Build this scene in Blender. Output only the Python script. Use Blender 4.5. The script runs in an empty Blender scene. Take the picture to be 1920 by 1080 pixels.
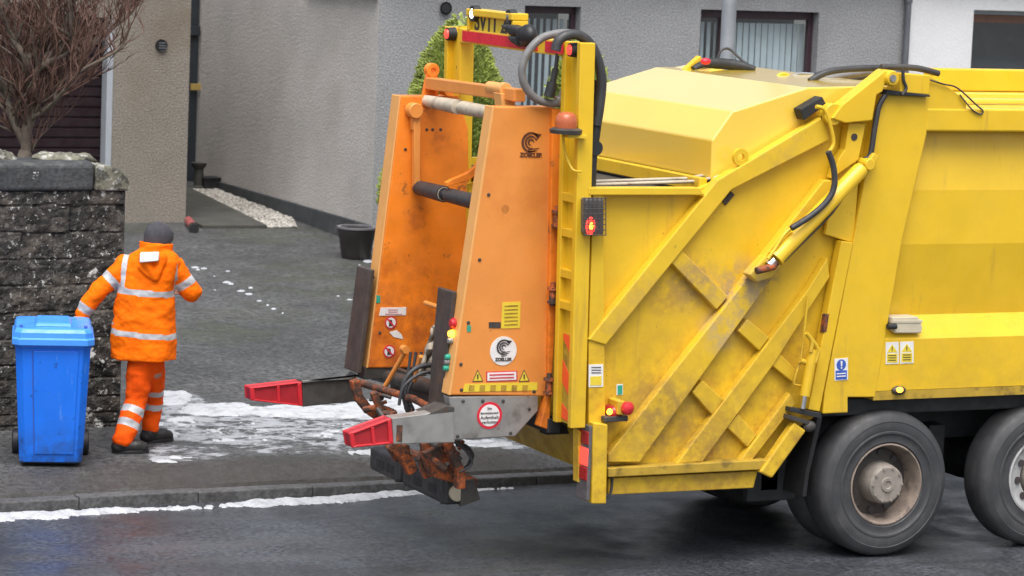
import bpy, bmesh, math, random
from mathutils import Vector, Matrix, noise
random.seed(7)
SC = bpy.context.scene
COL = SC.collection

# ------------------------------------------------------------------ camera
# world: X along the kerb (the way the lorry faces), Y across the road towards the houses, Z up; ground z=0 under the rear wheel
F_PX, CAM = 5523.72, Vector((-11.242, -17.207, 4.3736))
TH, PIT, ROLL = 0.4477, 0.1255, 0.0407
def _rot(v):
    c, s = math.cos(TH), math.sin(TH)
    return Vector((c*v.x + s*v.y, -s*v.x + c*v.y, v.z))
_fw = Vector((0, math.cos(PIT), -math.sin(PIT))); _up = Vector((0, math.sin(PIT), math.cos(PIT))); _rt = Vector((1, 0, 0))
CR = _rot(_rt*math.cos(ROLL) + _up*math.sin(ROLL)); CU = _rot(-_rt*math.sin(ROLL) + _up*math.cos(ROLL)); CF = _rot(_fw)
cd = bpy.data.cameras.new('camera'); cam = bpy.data.objects.new('camera', cd); COL.objects.link(cam)
cd.sensor_width = 36; cd.lens = F_PX/1920*36; cd.clip_end = 2000; cd.clip_start = 0.5
M = Matrix((CR, CU, -CF)).transposed().to_4x4(); M.translation = CAM; cam.matrix_world = M
cd.dof.use_dof = True; cd.dof.focus_distance = 21.5; cd.dof.aperture_fstop = 4.0
SC.camera = cam

# ------------------------------------------------------------------ light: overcast winter daylight
W = bpy.data.worlds.new('World'); SC.world = W; W.use_nodes = True
nt = W.node_tree; nt.nodes.clear()
sky = nt.nodes.new('ShaderNodeTexSky'); sky.sky_type = 'NISHITA'; sky.sun_disc = False
SUN_EL, SUN_AZ = math.radians(66), math.radians(205)      # azimuth from +Y, clockwise
sky.sun_elevation = SUN_EL; sky.sun_rotation = SUN_AZ; sky.dust_density = 4.0; sky.air_density = 1.0
hs = nt.nodes.new('ShaderNodeHueSaturation'); hs.inputs['Saturation'].default_value = 0.36
bg = nt.nodes.new('ShaderNodeBackground'); bg.inputs['Strength'].default_value = 0.10
wo = nt.nodes.new('ShaderNodeOutputWorld')
nt.links.new(sky.outputs[0], hs.inputs['Color']); nt.links.new(hs.outputs[0], bg.inputs['Color']); nt.links.new(bg.outputs[0], wo.inputs[0])
sl = bpy.data.lights.new('sun', 'SUN'); sl.energy = 1.5; sl.angle = math.radians(50); sl.color = (1, .97, .93)
so = bpy.data.objects.new('sun', sl); COL.objects.link(so)
sd = Vector((math.sin(SUN_AZ)*math.cos(SUN_EL), math.cos(SUN_AZ)*math.cos(SUN_EL), math.sin(SUN_EL)))
so.rotation_euler = sd.to_track_quat('Z', 'Y').to_euler(); so.location = (0, 0, 30)
SC.view_settings.view_transform = 'Standard'; SC.view_settings.look = 'None'
SC.view_settings.exposure = 1.15; SC.view_settings.gamma = 1

# ------------------------------------------------------------------ survey helpers: a sight line met with a real plane
def ray(px, py): return CF*F_PX + CR*(px-960) - CU*(py-540)
def S(px, py, y=0.0):
    d = ray(px, py); return CAM + d*((y-CAM.y)/d.y)
def X(px, py, x):
    d = ray(px, py); return CAM + d*((x-CAM.x)/d.x)
GA, GB, GY = .17, .028, 3.1
def gz(y):
    t = min(1, max(0, (3.5-y)/.37)); return GA + GB*(y-GY) - .088*t*t*(3-2*t)   # dropped at the kerb
def G(px, py):
    d = ray(px, py); return CAM + d*((GA + GB*(CAM.y-GY) - CAM.z)/(d.z - GB*d.y))

# ------------------------------------------------------------------ materials
def _n(nt, t, **kw):
    n = nt.nodes.new(t)
    for k, v in kw.items():
        if k in n.inputs: n.inputs[k].default_value = v
        else: setattr(n, k, v)
    return n
def _map(nt, fac, lo, hi, a=0.0, b=1.0):
    m = _n(nt, 'ShaderNodeMapRange'); m.interpolation_type = 'SMOOTHSTEP'
    for k, v in (('From Min', lo), ('From Max', hi), ('To Min', a), ('To Max', b)): m.inputs[k].default_value = v
    nt.links.new(fac, m.inputs['Value']); return m.outputs[0]
def _mix(nt, fac, a, b, mode='MIX'):
    m = nt.nodes.new('ShaderNodeMix'); m.data_type = 'RGBA'; m.blend_type = mode
    for sock, v in ((0, fac), (6, a), (7, b)):
        if hasattr(v, 'links') or isinstance(v, bpy.types.NodeSocket): nt.links.new(v, m.inputs[sock])
        else: m.inputs[sock].default_value = v if sock == 0 else (*v, 1)
    return m.outputs[2]
def _mul(nt, a, b, op='MULTIPLY'):
    m = nt.nodes.new('ShaderNodeMath'); m.operation = op
    for i, v in enumerate((a, b)):
        if isinstance(v, bpy.types.NodeSocket): nt.links.new(v, m.inputs[i])
        else: m.inputs[i].default_value = v
    return m.outputs[0]
def mk(name, col, rough=.5, var=.12, vs=6, bump=0, bs=80, metal=0, dirt=(), rvar=.1, coat=0, grain=0, gs=150, emit=None, zdirt=None, spec=.5, spots=()):
    """dirt: (colour, scale, lo, hi, amount, stretch); zdirt: (colour, z_clean, z_dirty, amount); grain: fine colour speckle"""
    m = bpy.data.materials.new(name); m.use_nodes = True; nt = m.node_tree; b = nt.nodes['Principled BSDF']
    tc = _n(nt, 'ShaderNodeTexCoord'); co = tc.outputs['Object']
    n1 = _n(nt, 'ShaderNodeTexNoise', Scale=vs, Detail=5, Roughness=.6); nt.links.new(co, n1.inputs['Vector'])
    c = _mix(nt, _map(nt, n1.outputs[0], .3, .7), [x*(1-var) for x in col], [min(1, x*(1+var)) for x in col])
    if grain:
        n2 = _n(nt, 'ShaderNodeTexNoise', Scale=gs, Detail=3, Roughness=.7); nt.links.new(co, n2.inputs['Vector'])
        g = _map(nt, n2.outputs[0], .3, .7, 1-grain, 1+grain)
        c = _mix(nt, 1.0, c, g, 'MULTIPLY')
    for d in dirt:
        dc, s, lo, hi, amt = d[:5]
        n3 = _n(nt, 'ShaderNodeTexNoise', Scale=s, Detail=6, Roughness=.65)
        mp = _n(nt, 'ShaderNodeMapping'); mp.inputs['Location'].default_value = (s*3.1, lo*17, s*1.7)
        if len(d) > 5: mp.inputs['Scale'].default_value = d[5]
        nt.links.new(co, mp.inputs[0]); nt.links.new(mp.outputs[0], n3.inputs['Vector'])
        c = _mix(nt, _map(nt, n3.outputs[0], lo, hi, 0, amt), c, dc)
    if zdirt:
        dc, z0, z1, amt = zdirt
        sp = _n(nt, 'ShaderNodeSeparateXYZ'); nt.links.new(co, sp.inputs[0])
        n4 = _n(nt, 'ShaderNodeTexNoise', Scale=7, Detail=7, Roughness=.7); nt.links.new(co, n4.inputs['Vector'])
        f = _mul(nt, _map(nt, sp.outputs[2], z0, z1), _map(nt, n4.outputs[0], .3, .75, 0, amt))
        c = _mix(nt, f, c, dc)
    if spots:   # stains with a place of their own on the lorry's near side
        n5 = _n(nt, 'ShaderNodeTexNoise', Scale=9, Detail=7, Roughness=.72); nt.links.new(co, n5.inputs['Vector'])
        for px, py, r, dc, amt in spots:
            p = S(px, py, .05) - Vector((0, 1.15, 0)); vm = _n(nt, 'ShaderNodeVectorMath', operation='DISTANCE'); nt.links.new(co, vm.inputs[0]); vm.inputs[1].default_value = p
            f = _mul(nt, _map(nt, vm.outputs['Value'], r, r*.25), _map(nt, n5.outputs[0], .36, .6, 0, amt)); c = _mix(nt, f, c, dc)
    if isinstance(c, bpy.types.NodeSocket): nt.links.new(c, b.inputs['Base Color'])
    nr = _n(nt, 'ShaderNodeTexNoise', Scale=vs*2.3, Detail=4); nt.links.new(co, nr.inputs['Vector'])
    nt.links.new(_map(nt, nr.outputs[0], .3, .7, max(.02, rough-rvar), min(1, rough+rvar)), b.inputs['Roughness'])
    b.inputs['Metallic'].default_value = metal; b.inputs['Specular IOR Level'].default_value = spec
    if coat: b.inputs['Coat Weight'].default_value = coat; b.inputs['Coat Roughness'].default_value = .15
    if bump:
        nb = _n(nt, 'ShaderNodeTexNoise', Scale=bs, Detail=4, Roughness=.6); nt.links.new(co, nb.inputs['Vector'])
        bp = _n(nt, 'ShaderNodeBump', Strength=1.0, Distance=bump); nt.links.new(nb.outputs[0], bp.inputs['Height'])
        nt.links.new(bp.outputs[0], b.inputs['Normal'])
    if emit:
        b.inputs['Emission Color'].default_value = (*emit[0], 1); b.inputs['Emission Strength'].default_value = emit[1]
    return m

GRIME, RUST = (.06, .045, .03), (.17, .05, .02)
YDIRT = [((.42, .25, .04), 8, .58, .74, .5, (1, 1, .10)), ((.50, .29, .02), 2.2, .58, .85, .3), (GRIME, 5.5, .68, .76, .4), (GRIME, 22, .67, .71, .7), ((.22, .10, .02), 45, .66, .70, .7)]
MT = {}
SPOTS = [(1300, 528, .28, (.30, .19, .10), .7), (1390, 545, .30, (.34, .25, .16), .85), (1352, 620, .22, (.42, .31, .18), .8), (1440, 520, .16, (.16, .10, .07), .8), (1240, 775, .42, (.28, .17, .05), .75), (1330, 850, .35, (.25, .14, .04), .6), (1250, 560, .2, (.40, .22, .04), .7), (1285, 582, .05, (.22, .11, .03), .9), (1228, 640, .03, (.1, .05, .02), .9), (1258, 648, .035, (.16, .07, .02), .8), (1490, 650, .2, (.4, .22, .03), .5), (1600, 640, .35, (.45, .27, .03), .35)]
MT['yellow'] = mk('yellow_paint', (.725, .46, .018), .42, .05, 3, dirt=YDIRT[:2], coat=.2, zdirt=((.30, .17, .03), 2.0, .9, .35))
MT['yellow_dirty'] = mk('dirty_yellow_paint', (.725, .46, .018), .45, .06, 3, dirt=YDIRT, coat=.1, zdirt=((.40, .21, .02), 2.2, .9, .95), spots=SPOTS)
MT['yellow_rib'] = mk('scuffed_yellow_paint', (.70, .45, .022), .48, .06, 4, dirt=[((.36, .23, .09), 2.6, .56, .72, .4), (GRIME, 9, .66, .74, .5)], zdirt=((.33, .18, .03), 2.0, .7, .95), spots=SPOTS)
MT['lid'] = mk('lid_yellow_with_glare', (.84, .575, .07), .22, .02, 2, coat=1, rvar=.0, spec=.8)  # paler copy of the yellow: sky glare put into the base colour
MT['orange'] = mk('orange_paint', (.72, .265, .055), .42, .06, 3, dirt=[((.55, .16, .03), 2.0, .5, .75, .5), (GRIME, 30, .69, .72, .6)], coat=.15)
MT['orange_dirty'] = mk('scratched_orange_paint', (.86, .235, .018), .48, .10, 4, dirt=[((.45, .10, .015), 3.0, .52, .72, .7), (GRIME, 6, .62, .72, .7), (GRIME, 28, .66, .71, .7)], zdirt=((.26, .05, .015), 2.3, 1.3, .8))
MT['orange_edge'] = mk('orange_edge_light', (.74, .36, .11), .45, .05, 6)  # paler copy of the orange: light on rear-facing edges put into colour
MT['rust'] = mk('rusty_orange_steel', (.36, .085, .02), .7, .35, 10, bump=.002, dirt=[((.045, .033, .027), 8, .40, .58, .92), ((.03, .025, .02), 22, .52, .6, .8)])
MT['steel'] = mk('brushed_steel', (.36, .355, .34), .42, .12, 5, metal=.55, dirt=[((.12, .10, .08), 4, .5, .75, .7), ((.2, .11, .05), 9, .62, .7, .6)])
MT['darksteel'] = mk('dark_steel', (.07, .065, .06), .5, .25, 8, metal=.3, dirt=[(RUST, 9, .6, .7, .4)])
MT['rubber'] = mk('black_rubber', (.036, .036, .039), .55, .2, 9, dirt=[((.10, .09, .08), 6, .5, .75, .5)])
MT['strip'] = mk('worn_rubber_strip', (.055, .042, .036), .6, .25, 8, dirt=[((.13, .07, .04), 5, .5, .7, .5)])
MT['red'] = mk('red_plastic', (.56, .02, .03), .42, .08, 8, dirt=[((.3, .02, .02), 9, .55, .7, .4)])
MT['red_shade'] = mk('red_plastic_pocket_shade', (.36, .014, .022), .5, .1, 8)  # darker copy of the red: shade of the recessed tip pockets
MT['redref'] = mk('red_reflector', (.62, .02, .04), .35, .08, 20, grain=.1, gs=120)
MT['dark_yellow'] = mk('dark_yellow_underside', (.15, .09, .015), .6, .2, 6, dirt=[((.03, .025, .015), 5, .45, .65, .8)])  # much darker, browner yellow for the apron
MT['flap'] = mk('black_mud_flap', (.009, .009, .010), .8, .2, 6)
MT['chevron'] = mk('fluorescent_red_marking', (.85, .09, .03), .4, .05, 9)
MT['olive'] = mk('faded_reflective_yellow', (.42, .27, .03), .5, .12, 9, dirt=[((.12, .08, .02), 7, .5, .66, .7)])
MT['chassis'] = mk('chassis_black', (.018, .0195, .021), .65, .2, 6, dirt=[((.05, .05, .048), 5, .5, .75, .5)])
MT['tyre'] = mk('tyre_rubber', (.042, .043, .047), .62, .12, 7, bump=.0015, bs=60, dirt=[((.09, .088, .085), 4, .45, .75, .6)])
MT['rim'] = mk('dusty_rim', (.24, .19, .155), .65, .2, 9, dirt=[((.06, .045, .04), 7, .5, .65, .7)])
MT['rimdark'] = mk('rim_recess_shade', (.06, .05, .045), .7, .2, 9)  # darker copy of the rim: shade of the sunken disc in the colour
MT['hub'] = mk('dusty_hub', (.25, .22, .19), .7, .12, 14, dirt=[((.14, .12, .1), 12, .5, .7, .5)])
MT['rimgrey'] = mk('grey_rim', (.38, .38, .38), .5, .12, 8, dirt=[((.12, .10, .09), 8, .52, .7, .6)])
MT['white'] = mk('white_sticker', (.72, .71, .70), .5, .05, 20)
MT['stickyellow'] = mk('yellow_sticker', (.72, .55, .04), .5, .06, 20)
MT['stickblue'] = mk('blue_sticker', (.04, .10, .42), .5, .05, 20)
MT['stickgreen'] = mk('green_sticker', (.03, .32, .22), .5, .05, 20)
MT['ink'] = mk('dark_print_and_hole_shade', (.05, .04, .04), .5, .05, 20)  # print, and also the painted shade of holes
MT['inkred'] = mk('red_print', (.55, .03, .06), .5, .05, 20)
MT['inkpink'] = mk('faded_red_print', (.55, .22, .25), .5, .05, 20)
MT['brown'] = mk('brown_print', (.10, .035, .02), .5, .05, 20)
MT['chrome'] = mk('chrome_rod', (.7, .7, .7), .2, .05, 9, metal=1)
MT['beige'] = mk('beige_plastic', (.52, .46, .34), .5, .06, 9)
MT['roller'] = mk('pale_dirty_roller', (.46, .40, .31), .65, .15, 8, dirt=[((.2, .15, .1), 7, .5, .7, .7)])
MT['hosegrey'] = mk('grey_hose', (.17, .165, .165), .5, .1, 20)
MT['lens_red'] = mk('red_lens', (.35, .02, .02), .25, .1, 15)
MT['lit_red'] = mk('lit_red_lamp', (.8, .03, .02), .3, 0, 5, emit=((1, .05, .035), 1.0))
MT['lit_amber'] = mk('lit_amber_lamp', (.9, .3, .02), .3, 0, 5, emit=((1, .38, .03), 3.0))
MT['lit_white'] = mk('lit_white_lamp', (.9, .9, .8), .3, 0, 5, emit=((1, .95, .8), 4))
MT['lens_clear'] = mk('smoky_lens', (.11, .10, .105), .25, .15, 15)
MT['beacon'] = mk('amber_beacon', (.42, .10, .035), .3, .1, 9)
MT['sack'] = mk('dirty_sack', (.34, .29, .23), .8, .3, 12, dirt=[((.05, .045, .04), 9, .48, .62, .9)])

MT['asphalt'] = mk('wet_asphalt', (.048, .053, .062), .42, .22, 1.1, bump=.006, bs=34, rvar=.16, grain=.6, gs=25,
                   dirt=[((.028, .029, .032), .8, .45, .65, .7), ((.075, .076, .082), 1.1, .52, .72, .6, (.25, 1.7, 1)), ((.022, .022, .024), 1.6, .55, .7, .6, (.3, 1.8, 1)), ((.105, .105, .11), 24, .62, .7, .6)])
MT['kerb'] = mk('kerb_stone', (.075, .075, .077), .75, .2, 5, bump=.004, bs=50, grain=.4, gs=27, dirt=[((.05, .05, .05), 3, .45, .65, .7), ((.14, .14, .14), 5, .55, .7, .5)])
MT['snow'] = mk('old_snow', (.43, .445, .475), .7, .08, 12, bump=.01, bs=30, dirt=[((.24, .245, .26), 9, .48, .66, .7)])
MT['gravel'] = mk('white_gravel', (.35, .33, .30), .8, .55, 22)
MT['concrete'] = mk('mossy_concrete', (.055, .054, .047), .8, .2, 3, bump=.003, dirt=[((.05, .06, .03), 2, .5, .7, .5)])
MT['harl'] = mk('grey_roughcast', (.30, .302, .308), .95, .06, 1.2, bump=.013, bs=45, grain=.26, gs=48, dirt=[((.17, .165, .16), .9, .5, .75, .5, (1, 1, .4))], spec=.15)
MT['harl_beige'] = mk('beige_roughcast', (.47, .445, .42), .95, .07, 1.2, bump=.013, bs=45, grain=.26, gs=48, dirt=[((.36, .33, .29), .8, .5, .75, .5)], spec=.15)
MT['harl_brown'] = mk('brown_roughcast', (.228, .205, .176), .95, .08, 1.2, bump=.013, bs=45, grain=.26, gs=48, dirt=[((.17, .13, .09), .8, .5, .75, .6)], spec=.15)
MT['harl_white'] = mk('white_roughcast', (.72, .72, .73), .95, .03, 1.5, bump=.008, bs=55, grain=.08, gs=60, spec=.15)
MT['plinth'] = mk('dark_plinth', (.05, .055, .06), .8, .2, 2, bump=.004, grain=.2, gs=60, dirt=[((.16, .155, .14), 1.2, .55, .7, .6)])
MT['maroon'] = mk('maroon_door', (.012, .003, .006), .5, .12, 4)
MT['frame_grey'] = mk('pale_grey_frame', (.34, .37, .40), .5, .06, 6)
MT['plum'] = mk('dark_plum_frame', (.045, .022, .030), .45, .1, 8)
MT['brownwood'] = mk('brown_window_head', (.14, .07, .045), .6, .1, 8)
MT['blind'] = mk('pale_blue_blind', (.72, .78, .80), .7, .08, 4)
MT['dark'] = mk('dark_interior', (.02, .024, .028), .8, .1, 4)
MT['slate'] = mk('slate_roof', (.07, .07, .075), .7, .2, 8)
MT['gate'] = mk('dark_blue_gate', (.018, .024, .03), .6, .15, 5)
MT['pipe'] = mk('grey_downpipe', (.11, .115, .13), .5, .1, 6)
MT['lamp'] = mk('galvanised_grey', (.26, .28, .31), .5, .12, 5, metal=.3)
MT['pot'] = mk('dark_glazed_pot', (.035, .030, .028), .45, .15, 8)
MT['potrim'] = mk('pale_pot_rim', (.16, .155, .165), .4, .1, 12)
MT['soil'] = mk('soil', (.03, .02, .015), .9, .2, 20)
MT['conifer'] = mk('golden_conifer', (.34, .40, .105), .7, .3, 5, grain=.3, gs=30)
MT['conifer_core'] = mk('conifer_inner', (.19, .24, .06), .9, .35, 14)
MT['bark'] = mk('grey_bark', (.12, .095, .075), .85, .3, 12, bump=.004, bs=50, dirt=[((.17, .16, .11), 7, .52, .68, .7)])
MT['twig'] = mk('red_brown_twig', (.115, .060, .045), .75, .25, 14)
MT['stone'] = mk('lichened_stone', (.037, .034, .031), .9, .4, 4, bump=.012, bs=30, grain=.5, gs=26,
                 dirt=[((.115, .095, .078), 3.5, .48, .66, .7), ((.008, .008, .008), 7, .50, .62, .9, (.6, 1, 1.6)), ((.17, .165, .15), 15, .55, .64, .45), ((.50, .50, .48), 6.5, .615, .64, .95), ((.40, .40, .385), 26, .60, .645, .8)])
MT['mortar'] = mk('dark_mortar', (.014, .013, .012), .95, .3, 14, bump=.006, bs=60)
MT['coping'] = mk('slate_coping', (.045, .048, .052), .75, .3, 3, bump=.006, bs=30, grain=.35, gs=30, dirt=[((.10, .10, .095), 9, .52, .64, .6), ((.13, .135, .14), 2.5, .55, .7, .6), ((.5, .5, .48), 8, .70, .72, .9)])
MT['coping_lichen'] = mk('lichened_coping', (.15, .145, .11), .85, .35, 9, bump=.008, bs=40, dirt=[((.45, .45, .42), 16, .5, .6, .8), ((.04, .04, .035), 11, .52, .6, .8)])
MT['bin'] = mk('blue_plastic', (.010, .165, .80), .38, .06, 3, dirt=[((.008, .10, .5), 2.5, .5, .75, .5), ((.012, .03, .10), 13, .62, .70, .6), ((.12, .30, .80), 9, .60, .72, .5, (3, 3, .5))], zdirt=((.02, .035, .06), .34, .10, .9))
MT['binlid'] = mk('blue_lid_plastic', (.06, .28, .84), .35, .05, 4)
MT['blackplastic'] = mk('black_plastic', (.015, .015, .017), .5, .15, 9)
MT['hivis'] = mk('orange_hivis_cloth', (1.0, .165, .002), .85, .07, 9, bump=.004, bs=26, dirt=[((.92, .12, .002), 6, .5, .72, .4)], spec=.15)
MT['hivis_red'] = mk('orange_hivis_trouser_cloth', (.98, .105, .005), .85, .08, 9, bump=.005, bs=26, dirt=[((.85, .085, .006), 6, .55, .72, .5)], spec=.15)
MT['reflect'] = mk('silver_reflective_tape', (.44, .45, .47), .4, .1, 14)
MT['beanie'] = mk('dark_grey_wool', (.050, .050, .060), .95, .12, 20, bump=.004, bs=120)
MT['beanie_band'] = mk('black_wool', (.022, .021, .026), .95, .12, 20, bump=.004, bs=120)
MT['skin'] = mk('skin', (.50, .25, .18), .55, .08, 15)
MT['hair'] = mk('dark_hair', (.03, .02, .015), .7, .2, 30)
MT['boot'] = mk('black_boot', (.014, .013, .013), .55, .2, 12)
MT['eye'] = mk('eye', (.6, .6, .6), .2, 0, 9)
MT['cotton'] = mk('dark_cotton', (.05, .05, .06), .9, .1, 20)
MT['terrain'] = mk('winter_ground', (.07, .07, .07), .95, .3, .6)
MT['redtube'] = mk('dull_red_plastic', (.30, .07, .07), .5, .15, 9)
MT['brass'] = mk('brass_plate', (.36, .25, .07), .5, .1, 9)

def glass_mat():
    m = bpy.data.materials.new('window_glass'); m.use_nodes = True; nt = m.node_tree; nt.nodes.remove(nt.nodes['Principled BSDF'])
    o = nt.nodes['Material Output']; t = _n(nt, 'ShaderNodeBsdfTransparent'); g = _n(nt, 'ShaderNodeBsdfGlossy', Roughness=.03)
    t.inputs[0].default_value = (.94, .97, .98, 1); mx = _n(nt, 'ShaderNodeMixShader'); mx.inputs[0].default_value = .13
    nt.links.new(t.outputs[0], mx.inputs[1]); nt.links.new(g.outputs[0], mx.inputs[2]); nt.links.new(mx.outputs[0], o.inputs[0]); return m
MT['glass'] = glass_mat()

def drive_mat():
    m = bpy.data.materials.new('old_tarmac_driveway'); m.use_nodes = True; nt = m.node_tree; b = nt.nodes['Principled BSDF']
    co = _n(nt, 'ShaderNodeTexCoord').outputs['Object']
    def nz(s, d=5, r=.6, sc=(1, 1, 1)):
        mp = _n(nt, 'ShaderNodeMapping'); mp.inputs['Scale'].default_value = sc; mp.inputs['Location'].default_value = (s, s*.7, 0)
        n = _n(nt, 'ShaderNodeTexNoise', Scale=s, Detail=d, Roughness=r); nt.links.new(co, mp.inputs[0]); nt.links.new(mp.outputs[0], n.inputs['Vector']); return n.outputs[0]
    c = _mix(nt, _map(nt, nz(.9), .3, .7), (.050, .052, .054), (.115, .117, .120))
    c = _mix(nt, _map(nt, nz(24, 2), .34, .58, .85, .0), c, (.018, .018, .019))
    c = _mix(nt, _map(nt, nz(33, 2), .55, .70, 0, .6), c, (.17, .17, .17))
    c = _mix(nt, _map(nt, nz(10, 5, .7), .35, .65, .45, 0), c, (.022, .022, .023))
    c = _mix(nt, _map(nt, nz(3.2, 6), .52, .72, 0, .5), c, (.032, .033, .034))
    a = _n(nt, 'ShaderNodeAttribute', attribute_name='moss'); ms = _map(nt, nz(2.3, 6, .7), .35, .65)
    c = _mix(nt, _mul(nt, _mul(nt, a.outputs['Fac'], ms), .45), c, (.045, .055, .022))
    a2 = _n(nt, 'ShaderNodeAttribute', attribute_name='grit')
    c = _mix(nt, _mul(nt, a2.outputs['Fac'], .75), c, (.032, .027, .023))
    a3 = _n(nt, 'ShaderNodeAttribute', attribute_name='slush'); sn = nz(7.0, 9, .74, (.8, 1.1, 1))
    s2 = _mul(nt, sn, _map(nt, a3.outputs['Fac'], 0, 1, -.34, .055), 'ADD')
    f = _map(nt, s2, .48, .60)
    c = _mix(nt, _mul(nt, f, .78), c, (.37, .39, .42))
    nt.links.new(c, b.inputs['Base Color'])
    nt.links.new(_map(nt, nz(1.7), .3, .7, .5, .85), b.inputs['Roughness'])
    bp = _n(nt, 'ShaderNodeBump', Strength=1, Distance=.006); nt.links.new(nz(70, 4), bp.inputs['Height']); nt.links.new(bp.outputs[0], b.inputs['Normal'])
    return m
MT['drive'] = drive_mat()

# ------------------------------------------------------------------ mesh building
class MB:
    def __init__(s): s.v = []; s.f = []; s.m = []; s.cur = 0
    def add(s, vs, fs):
        o = len(s.v); s.v += [Vector(v) for v in vs]; s.f += [tuple(i+o for i in f) for f in fs]; s.m += [s.cur]*len(fs); return s
    def prism(s, pts, vec):
        n = len(pts); vec = Vector(vec); a = [Vector(p) for p in pts]
        return s.add(a + [p+vec for p in a], [tuple(range(n)), tuple(range(2*n-1, n-1, -1))] + [(i, (i+1) % n, n+(i+1) % n, n+i) for i in range(n)])
    def box(s, x0, x1, y0, y1, z0, z1):
        return s.prism([(x0, y0, z0), (x1, y0, z0), (x1, y0, z1), (x0, y0, z1)], (0, y1-y0, 0))
    def bar(s, p, q, w, h, up=(0, 0, 1)):
        p, q = Vector(p), Vector(q); d = (q-p).normalized(); u = Vector(up); r = d.cross(u)
        if r.length < 1e-3: r = d.cross(Vector((1, 0, 0)))
        r.normalize(); u = r.cross(d)
        return s.prism([p-r*w/2-u*h/2, p+r*w/2-u*h/2, p+r*w/2+u*h/2, p-r*w/2+u*h/2], q-p)
    def tube(s, pts, r, n=8, smooth=0):
        pts = [Vector(p) for p in pts]; rs = r if isinstance(r, (list, tuple)) else [r]*len(pts)
        if smooth and len(pts) > 2:
            P, R = [], []
            for i in range(len(pts)-1):
                a, b, c, d = pts[max(0, i-1)], pts[i], pts[i+1], pts[min(len(pts)-1, i+2)]
                for k in range(smooth):
                    t = k/smooth; t2, t3 = t*t, t*t*t
                    P.append(.5*((2*b) + (c-a)*t + (2*a-5*b+4*c-d)*t2 + (3*b-a-3*c+d)*t3)); R.append(rs[i]*(1-t)+rs[i+1]*t)
            P.append(pts[-1]); R.append(rs[-1]); pts, rs = P, R
        vs, fs = [], []; u = None
        for i, p in enumerate(pts):
            d = (pts[min(i+1, len(pts)-1)] - pts[max(i-1, 0)])
            d = d.normalized() if d.length > 1e-9 else Vector((0, 0, 1))
            if u is None: u = d.orthogonal().normalized()
            else:
                u = u - d*u.dot(d); u = u.normalized() if u.length > 1e-6 else d.orthogonal().normalized()
            w = d.cross(u)
            vs += [p + (u*math.cos(2*math.pi*k/n) + w*math.sin(2*math.pi*k/n))*rs[i] for k in range(n)]
        for i in range(len(pts)-1):
            fs += [(i*n+k, i*n+(k+1) % n, (i+1)*n+(k+1) % n, (i+1)*n+k) for k in range(n)]
        fs += [tuple(range(n-1, -1, -1)), tuple(range((len(pts)-1)*n, len(pts)*n))]
        return s.add(vs, fs)
    def lathe(s, c, ax, prof, n=32, cap=True):
        """prof: (distance along axis, radius)"""
        c, ax = Vector(c), Vector(ax).normalized(); u = ax.orthogonal().normalized(); w = ax.cross(u); vs, fs = [], []
        for h, r in prof: vs += [c + ax*h + (u*math.cos(2*math.pi*k/n) + w*math.sin(2*math.pi*k/n))*r for k in range(n)]
        for i in range(len(prof)-1): fs += [(i*n+k, i*n+(k+1) % n, (i+1)*n+(k+1) % n, (i+1)*n+k) for k in range(n)]
        if cap and prof[0][1] > 1e-6 and (prof[0] != prof[-1]): fs.append(tuple(range(n-1, -1, -1)))
        if cap and prof[-1][1] > 1e-6 and (prof[0] != prof[-1]): fs.append(tuple(range((len(prof)-1)*n, len(prof)*n)))
        return s.add(vs, fs)
    def blob(s, c, rx, ry, rz, n=16, m=9, ax=None):
        c = Vector(c); A = ax or Matrix.Identity(3); vs, fs = [], []
        for i in range(m+1):
            t = math.pi*i/m
            vs += [c + A @ Vector((rx*math.sin(t)*math.cos(2*math.pi*k/n), ry*math.sin(t)*math.sin(2*math.pi*k/n), rz*math.cos(t))) for k in range(n)]
        for i in range(m): fs += [(i*n+k, (i+1)*n+k, (i+1)*n+(k+1) % n, i*n+(k+1) % n) for k in range(n)]
        return s.add(vs, fs)
    def caps(s, p, r0, q, r1, n=16):
        p, q = Vector(p), Vector(q); d = q-p; L = d.length; pr = []
        for k in range(6): a = math.pi/2*(1-k/5); pr.append((-r0*math.sin(a), max(1e-4, r0*math.cos(a))))
        for k in range(6): a = math.pi/2*k/5; pr.append((L+r1*math.sin(a), max(1e-4, r1*math.cos(a))))
        return s.lathe(p, d, pr, n)
    def build(s, name, mat, parent=None, bevel=0, smooth=None, seg=2, weld=False):
        loc = base_of(parent)
        me = bpy.data.meshes.new(name); me.from_pydata([v-loc for v in s.v], [], s.f)
        mats = mat if isinstance(mat, (list, tuple)) else [mat]
        for m in mats: me.materials.append(MT[m])
        if len(mats) > 1: me.polygons.foreach_set('material_index', s.m)
        bm = bmesh.new(); bm.from_mesh(me)
        bmesh.ops.remove_doubles(bm, verts=bm.verts, dist=1e-5) if weld else None
        bmesh.ops.recalc_face_normals(bm, faces=bm.faces); bm.to_mesh(me); bm.free()
        if smooth is not None:
            me.shade_smooth(); me.set_sharp_from_angle(angle=math.radians(smooth))
        o = bpy.data.objects.new(name, me); COL.objects.link(o)
        if parent: o.parent = parent
        if bevel:
            b = o.modifiers.new('bevel', 'BEVEL'); b.width = bevel; b.segments = seg; b.limit_method = 'ANGLE'; b.angle_limit = math.radians(35); b.use_clamp_overlap = True
            b.harden_normals = False
        return o
def base_of(o):
    v = Vector((0, 0, 0))
    while o is not None: v = v + o.location; o = o.parent
    return v
def thing(name, label, cat, loc=(0, 0, 0), group=None):
    o = bpy.data.objects.new(name, None); COL.objects.link(o); o.location = loc; o.empty_display_size = .2
    return tag(o, label, cat, group)
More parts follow.
